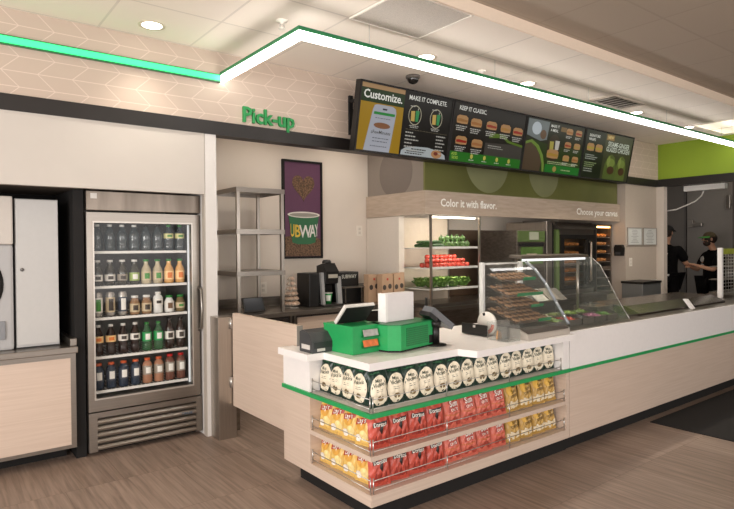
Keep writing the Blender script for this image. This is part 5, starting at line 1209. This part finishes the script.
def person(label, loc, rot, arms, head_tilt, cap, front_print, visor, bulk=1.0):
    p = thing('person', label, 'person', loc); p.rotation_euler = (0,0,rot)
    ht = head_tilt
    K = bulk
    P = {'pelvis':((0,0,.96),(.15,.11)),'waist':((0,.0,1.10),(.135,.10)),'chest':((0,.0,1.30),(.165,.115)),'neckb':((0,.0,1.46),(.075,.07)),
         'neck':((0,.01+ht*.2,1.52),(.052,.055)),'jaw':((0,.035+ht*.5,1.585),(.062,.075)),'head':((0,.03+ht*.6,1.66),(.076,.096)),'crown':((0,.02+ht*.6,1.735),(.055,.07))}
    E_ = [('pelvis','waist'),('waist','chest'),('chest','neckb'),('neckb','neck'),('neck','jaw'),('jaw','head'),('head','crown')]
    for s_, sn in ((-1,'l'),(1,'r')):
        el, wr = arms[sn]
        P['sh'+sn] = ((s_*.17,0,1.415),(.062,.06)); P['el'+sn] = (el,.042); P['wr'+sn] = (wr,.028)
        d_ = (Vector(wr)-Vector(el)).normalized(); P['pa'+sn] = (tuple(Vector(wr)+d_*.06), (.036,.02))
        P['hip'+sn] = ((s_*.095,0,.90),.095); P['kn'+sn] = ((s_*.105,.02,.50),.062); P['an'+sn] = ((s_*.11,-.01,.085),.04); P['to'+sn] = ((s_*.125,.16,.036),(.034,.034))
        E_ += [('chest','sh'+sn),('sh'+sn,'el'+sn),('el'+sn,'wr'+sn),('wr'+sn,'pa'+sn),('pelvis','hip'+sn),('hip'+sn,'kn'+sn),('kn'+sn,'an'+sn),('an'+sn,'to'+sn)]
        side = Vector((0,0,1)).cross(d_).normalized()
        for k in range(4):
            a = Vector(wr)+d_*.085+side*(k-1.5)*.019; f1 = a+d_*(.035 if k in (0,3) else .042)+Vector((0,0,-.008)); f2 = f1+d_*.022+Vector((0,0,-.022))
            P[f'f{k}a{sn}'] = (tuple(a),.0095); P[f'f{k}b{sn}'] = (tuple(f1),.0085); P[f'f{k}c{sn}'] = (tuple(f2),.007)
            E_ += [('pa'+sn,f'f{k}a{sn}'),(f'f{k}a{sn}',f'f{k}b{sn}'),(f'f{k}b{sn}',f'f{k}c{sn}')]
        th = Vector(wr)+d_*.03+Vector((-s_*.035,0,.012)); th2 = th+d_*.035+Vector((-s_*.008,0,-.012))
        P['tha'+sn] = (tuple(th),.0105); P['thb'+sn] = (tuple(th2),.008); E_ += [('wr'+sn,'tha'+sn),('tha'+sn,'thb'+sn)]
    for n in ('pelvis','waist','chest'): P[n] = (P[n][0], (P[n][1][0]*K, P[n][1][1]*K))
    skinmesh('body', P, E_, SKIN, p)
    G = {'hem':((0,0,.84),(.19*K,.145*K)),'hips':((0,0,.98),(.185*K,.145*K)),'belly':((0,.005,1.12),(.18*K,.145*K)),'chest':((0,0,1.30),(.205*K,.145*K)),'top':((0,-.005,1.43),(.13,.09)),'collar':((0,0,1.485),(.075,.075))}
    ge = [('hem','hips'),('hips','belly'),('belly','chest'),('chest','top'),('top','collar')]
    for s_, sn in ((-1,'l'),(1,'r')):
        sh = Vector((s_*.185*K, 0, 1.405)); el = Vector(P['el'+sn][0]); G['sh'+sn] = (tuple(sh), .088); G['sl'+sn] = (tuple(sh.lerp(el, .9)), .074); ge += [('chest','sh'+sn),('sh'+sn,'sl'+sn)]
    skinmesh('shirt', G, ge, SHIRT, p)
    T = {'pelvis':((0,0,.93),(.175*K,.135*K))}
    e2 = []
    for sn in 'lr':
        T['hip'+sn] = (P['hip'+sn][0], .112*K); T['kn'+sn] = (P['kn'+sn][0], .08); T['an'+sn] = ((P['an'+sn][0][0], P['an'+sn][0][1], .10), .065)
        e2 += [('pelvis','hip'+sn),('hip'+sn,'kn'+sn),('kn'+sn,'an'+sn)]
    skinmesh('trousers', T, e2, TROU, p)
    for s_ in (-1,1): MB().box(s_*.125-.05, s_*.125+.05, -.06, .21, 0, .08, .025).build('shoe', BLACK, p, local=True)
    hc = Vector(P['head'][0])
    MB().sphere((hc.x, hc.y-.022, hc.z+.012), .098, 16, sc=(.9,1.05,1.02), wob=.06).build('hair', HAIR, p, local=True)
    MB().prism([(hc.y+.085,hc.z+.01),(hc.y+.122,hc.z-.028),(hc.y+.085,hc.z-.036)], 'x', -.014, .014).build('nose', SKIN, p, local=True)
    for s_ in (-1,1):
        MB().sphere((s_*.032, hc.y+.088, hc.z+.012), .010, 8).build('eye', M('eye_dark', (40,30,26), .3), p, local=True)
        MB().sphere((s_*.082, hc.y-.0, hc.z-.01), .024, 8, sc=(.4,.8,1.2)).build('ear', SKIN, p, local=True)
    MB().box(-.024, .024, hc.y+.082, hc.y+.092, hc.z-.068, hc.z-.058, .003).build('mouth', M('lip', (150,86,78), .5), p, local=True)
    if visor: MB().sphere((0, hc.y+.035, hc.z-.075), .066, 12, sc=(1,.9,.75)).build('beard', HAIR, p, local=True)
    cp = MB().lathe([(.104*math.cos(a*PI/14), .104*math.sin(a*PI/14)*.85) for a in range(8)], (0, hc.y-.008, hc.z+.035), 20).build('cap', cap, p, local=True)
    b = MB(); n = 12; vs = []; 
    for k in range(n+1): a = PI*k/n; vs += [(.092*math.cos(a), hc.y+.03+.05*math.sin(a), hc.z+.045), (.096*math.cos(a), hc.y+.05+.13*math.sin(a), hc.z+.022), (.096*math.cos(a), hc.y+.05+.13*math.sin(a), hc.z+.014), (.092*math.cos(a), hc.y+.03+.05*math.sin(a), hc.z+.035)]
    for k in range(n):
        a = 4*k; c_ = a+4
        for i in range(4): b.add([vs[a+i], vs[a+(i+1) % 4], vs[c_+(i+1) % 4], vs[c_+i]], [(0,1,2,3)])
    b.build('visor', visor or cap, p, local=True)
    if front_print:
        MB().prism([(-.05,1.33),(-.02,1.37),(.03,1.35),(.06,1.30),(.02,1.27),(-.03,1.28)], 'y', .150*K, .160*K).prism([(-.055,1.22),(.0,1.24),(.045,1.23),(.0,1.20)], 'y', .150*K, .160*K).build('shirt_print', LETW, p, local=True)
    else:
        MB().sphere((0, -.135*K, 1.40), .026, 10, sc=(1,.25,1)).build('shirt_badge', LETW, p, local=True)
        MB().box(-.12, .12, -.155*K, -.140*K, 1.315, 1.335).build('shirt_lettering', LETW, p, local=True)
        bx(-.17, .17, -.165*K, -.13*K, .97, 1.00).build('apron_tie', M('apron_white', (206,206,202), .7), p, local=True)
    return p
o = person('person in black shirt and black cap seen from behind at the doorway edge', (10.2, 4.75, 0), -PI/2-.1, {'l':((-.27,.10,1.16),(-.17,.32,1.14)), 'r':((.27,.10,1.16),(.19,.32,1.14))}, .0, M('cap_black_cloth', (26,25,25), .8), False, None, 1.12)
o.scale = (1.07, 1.07, 1.07)
person('bearded person in black shirt and green-brimmed cap looking down, holding hands together', (10.62, 4.16, 0), .85, {'l':((-.25,.12,1.14),(-.06,.33,1.22)), 'r':((.25,.14,1.13),(.06,.35,1.18))}, .07, M('cap_camo', (84,72,50), .8, var=.3, scale=40), True, M('visor_green', (70,150,60), .6), 1.2)
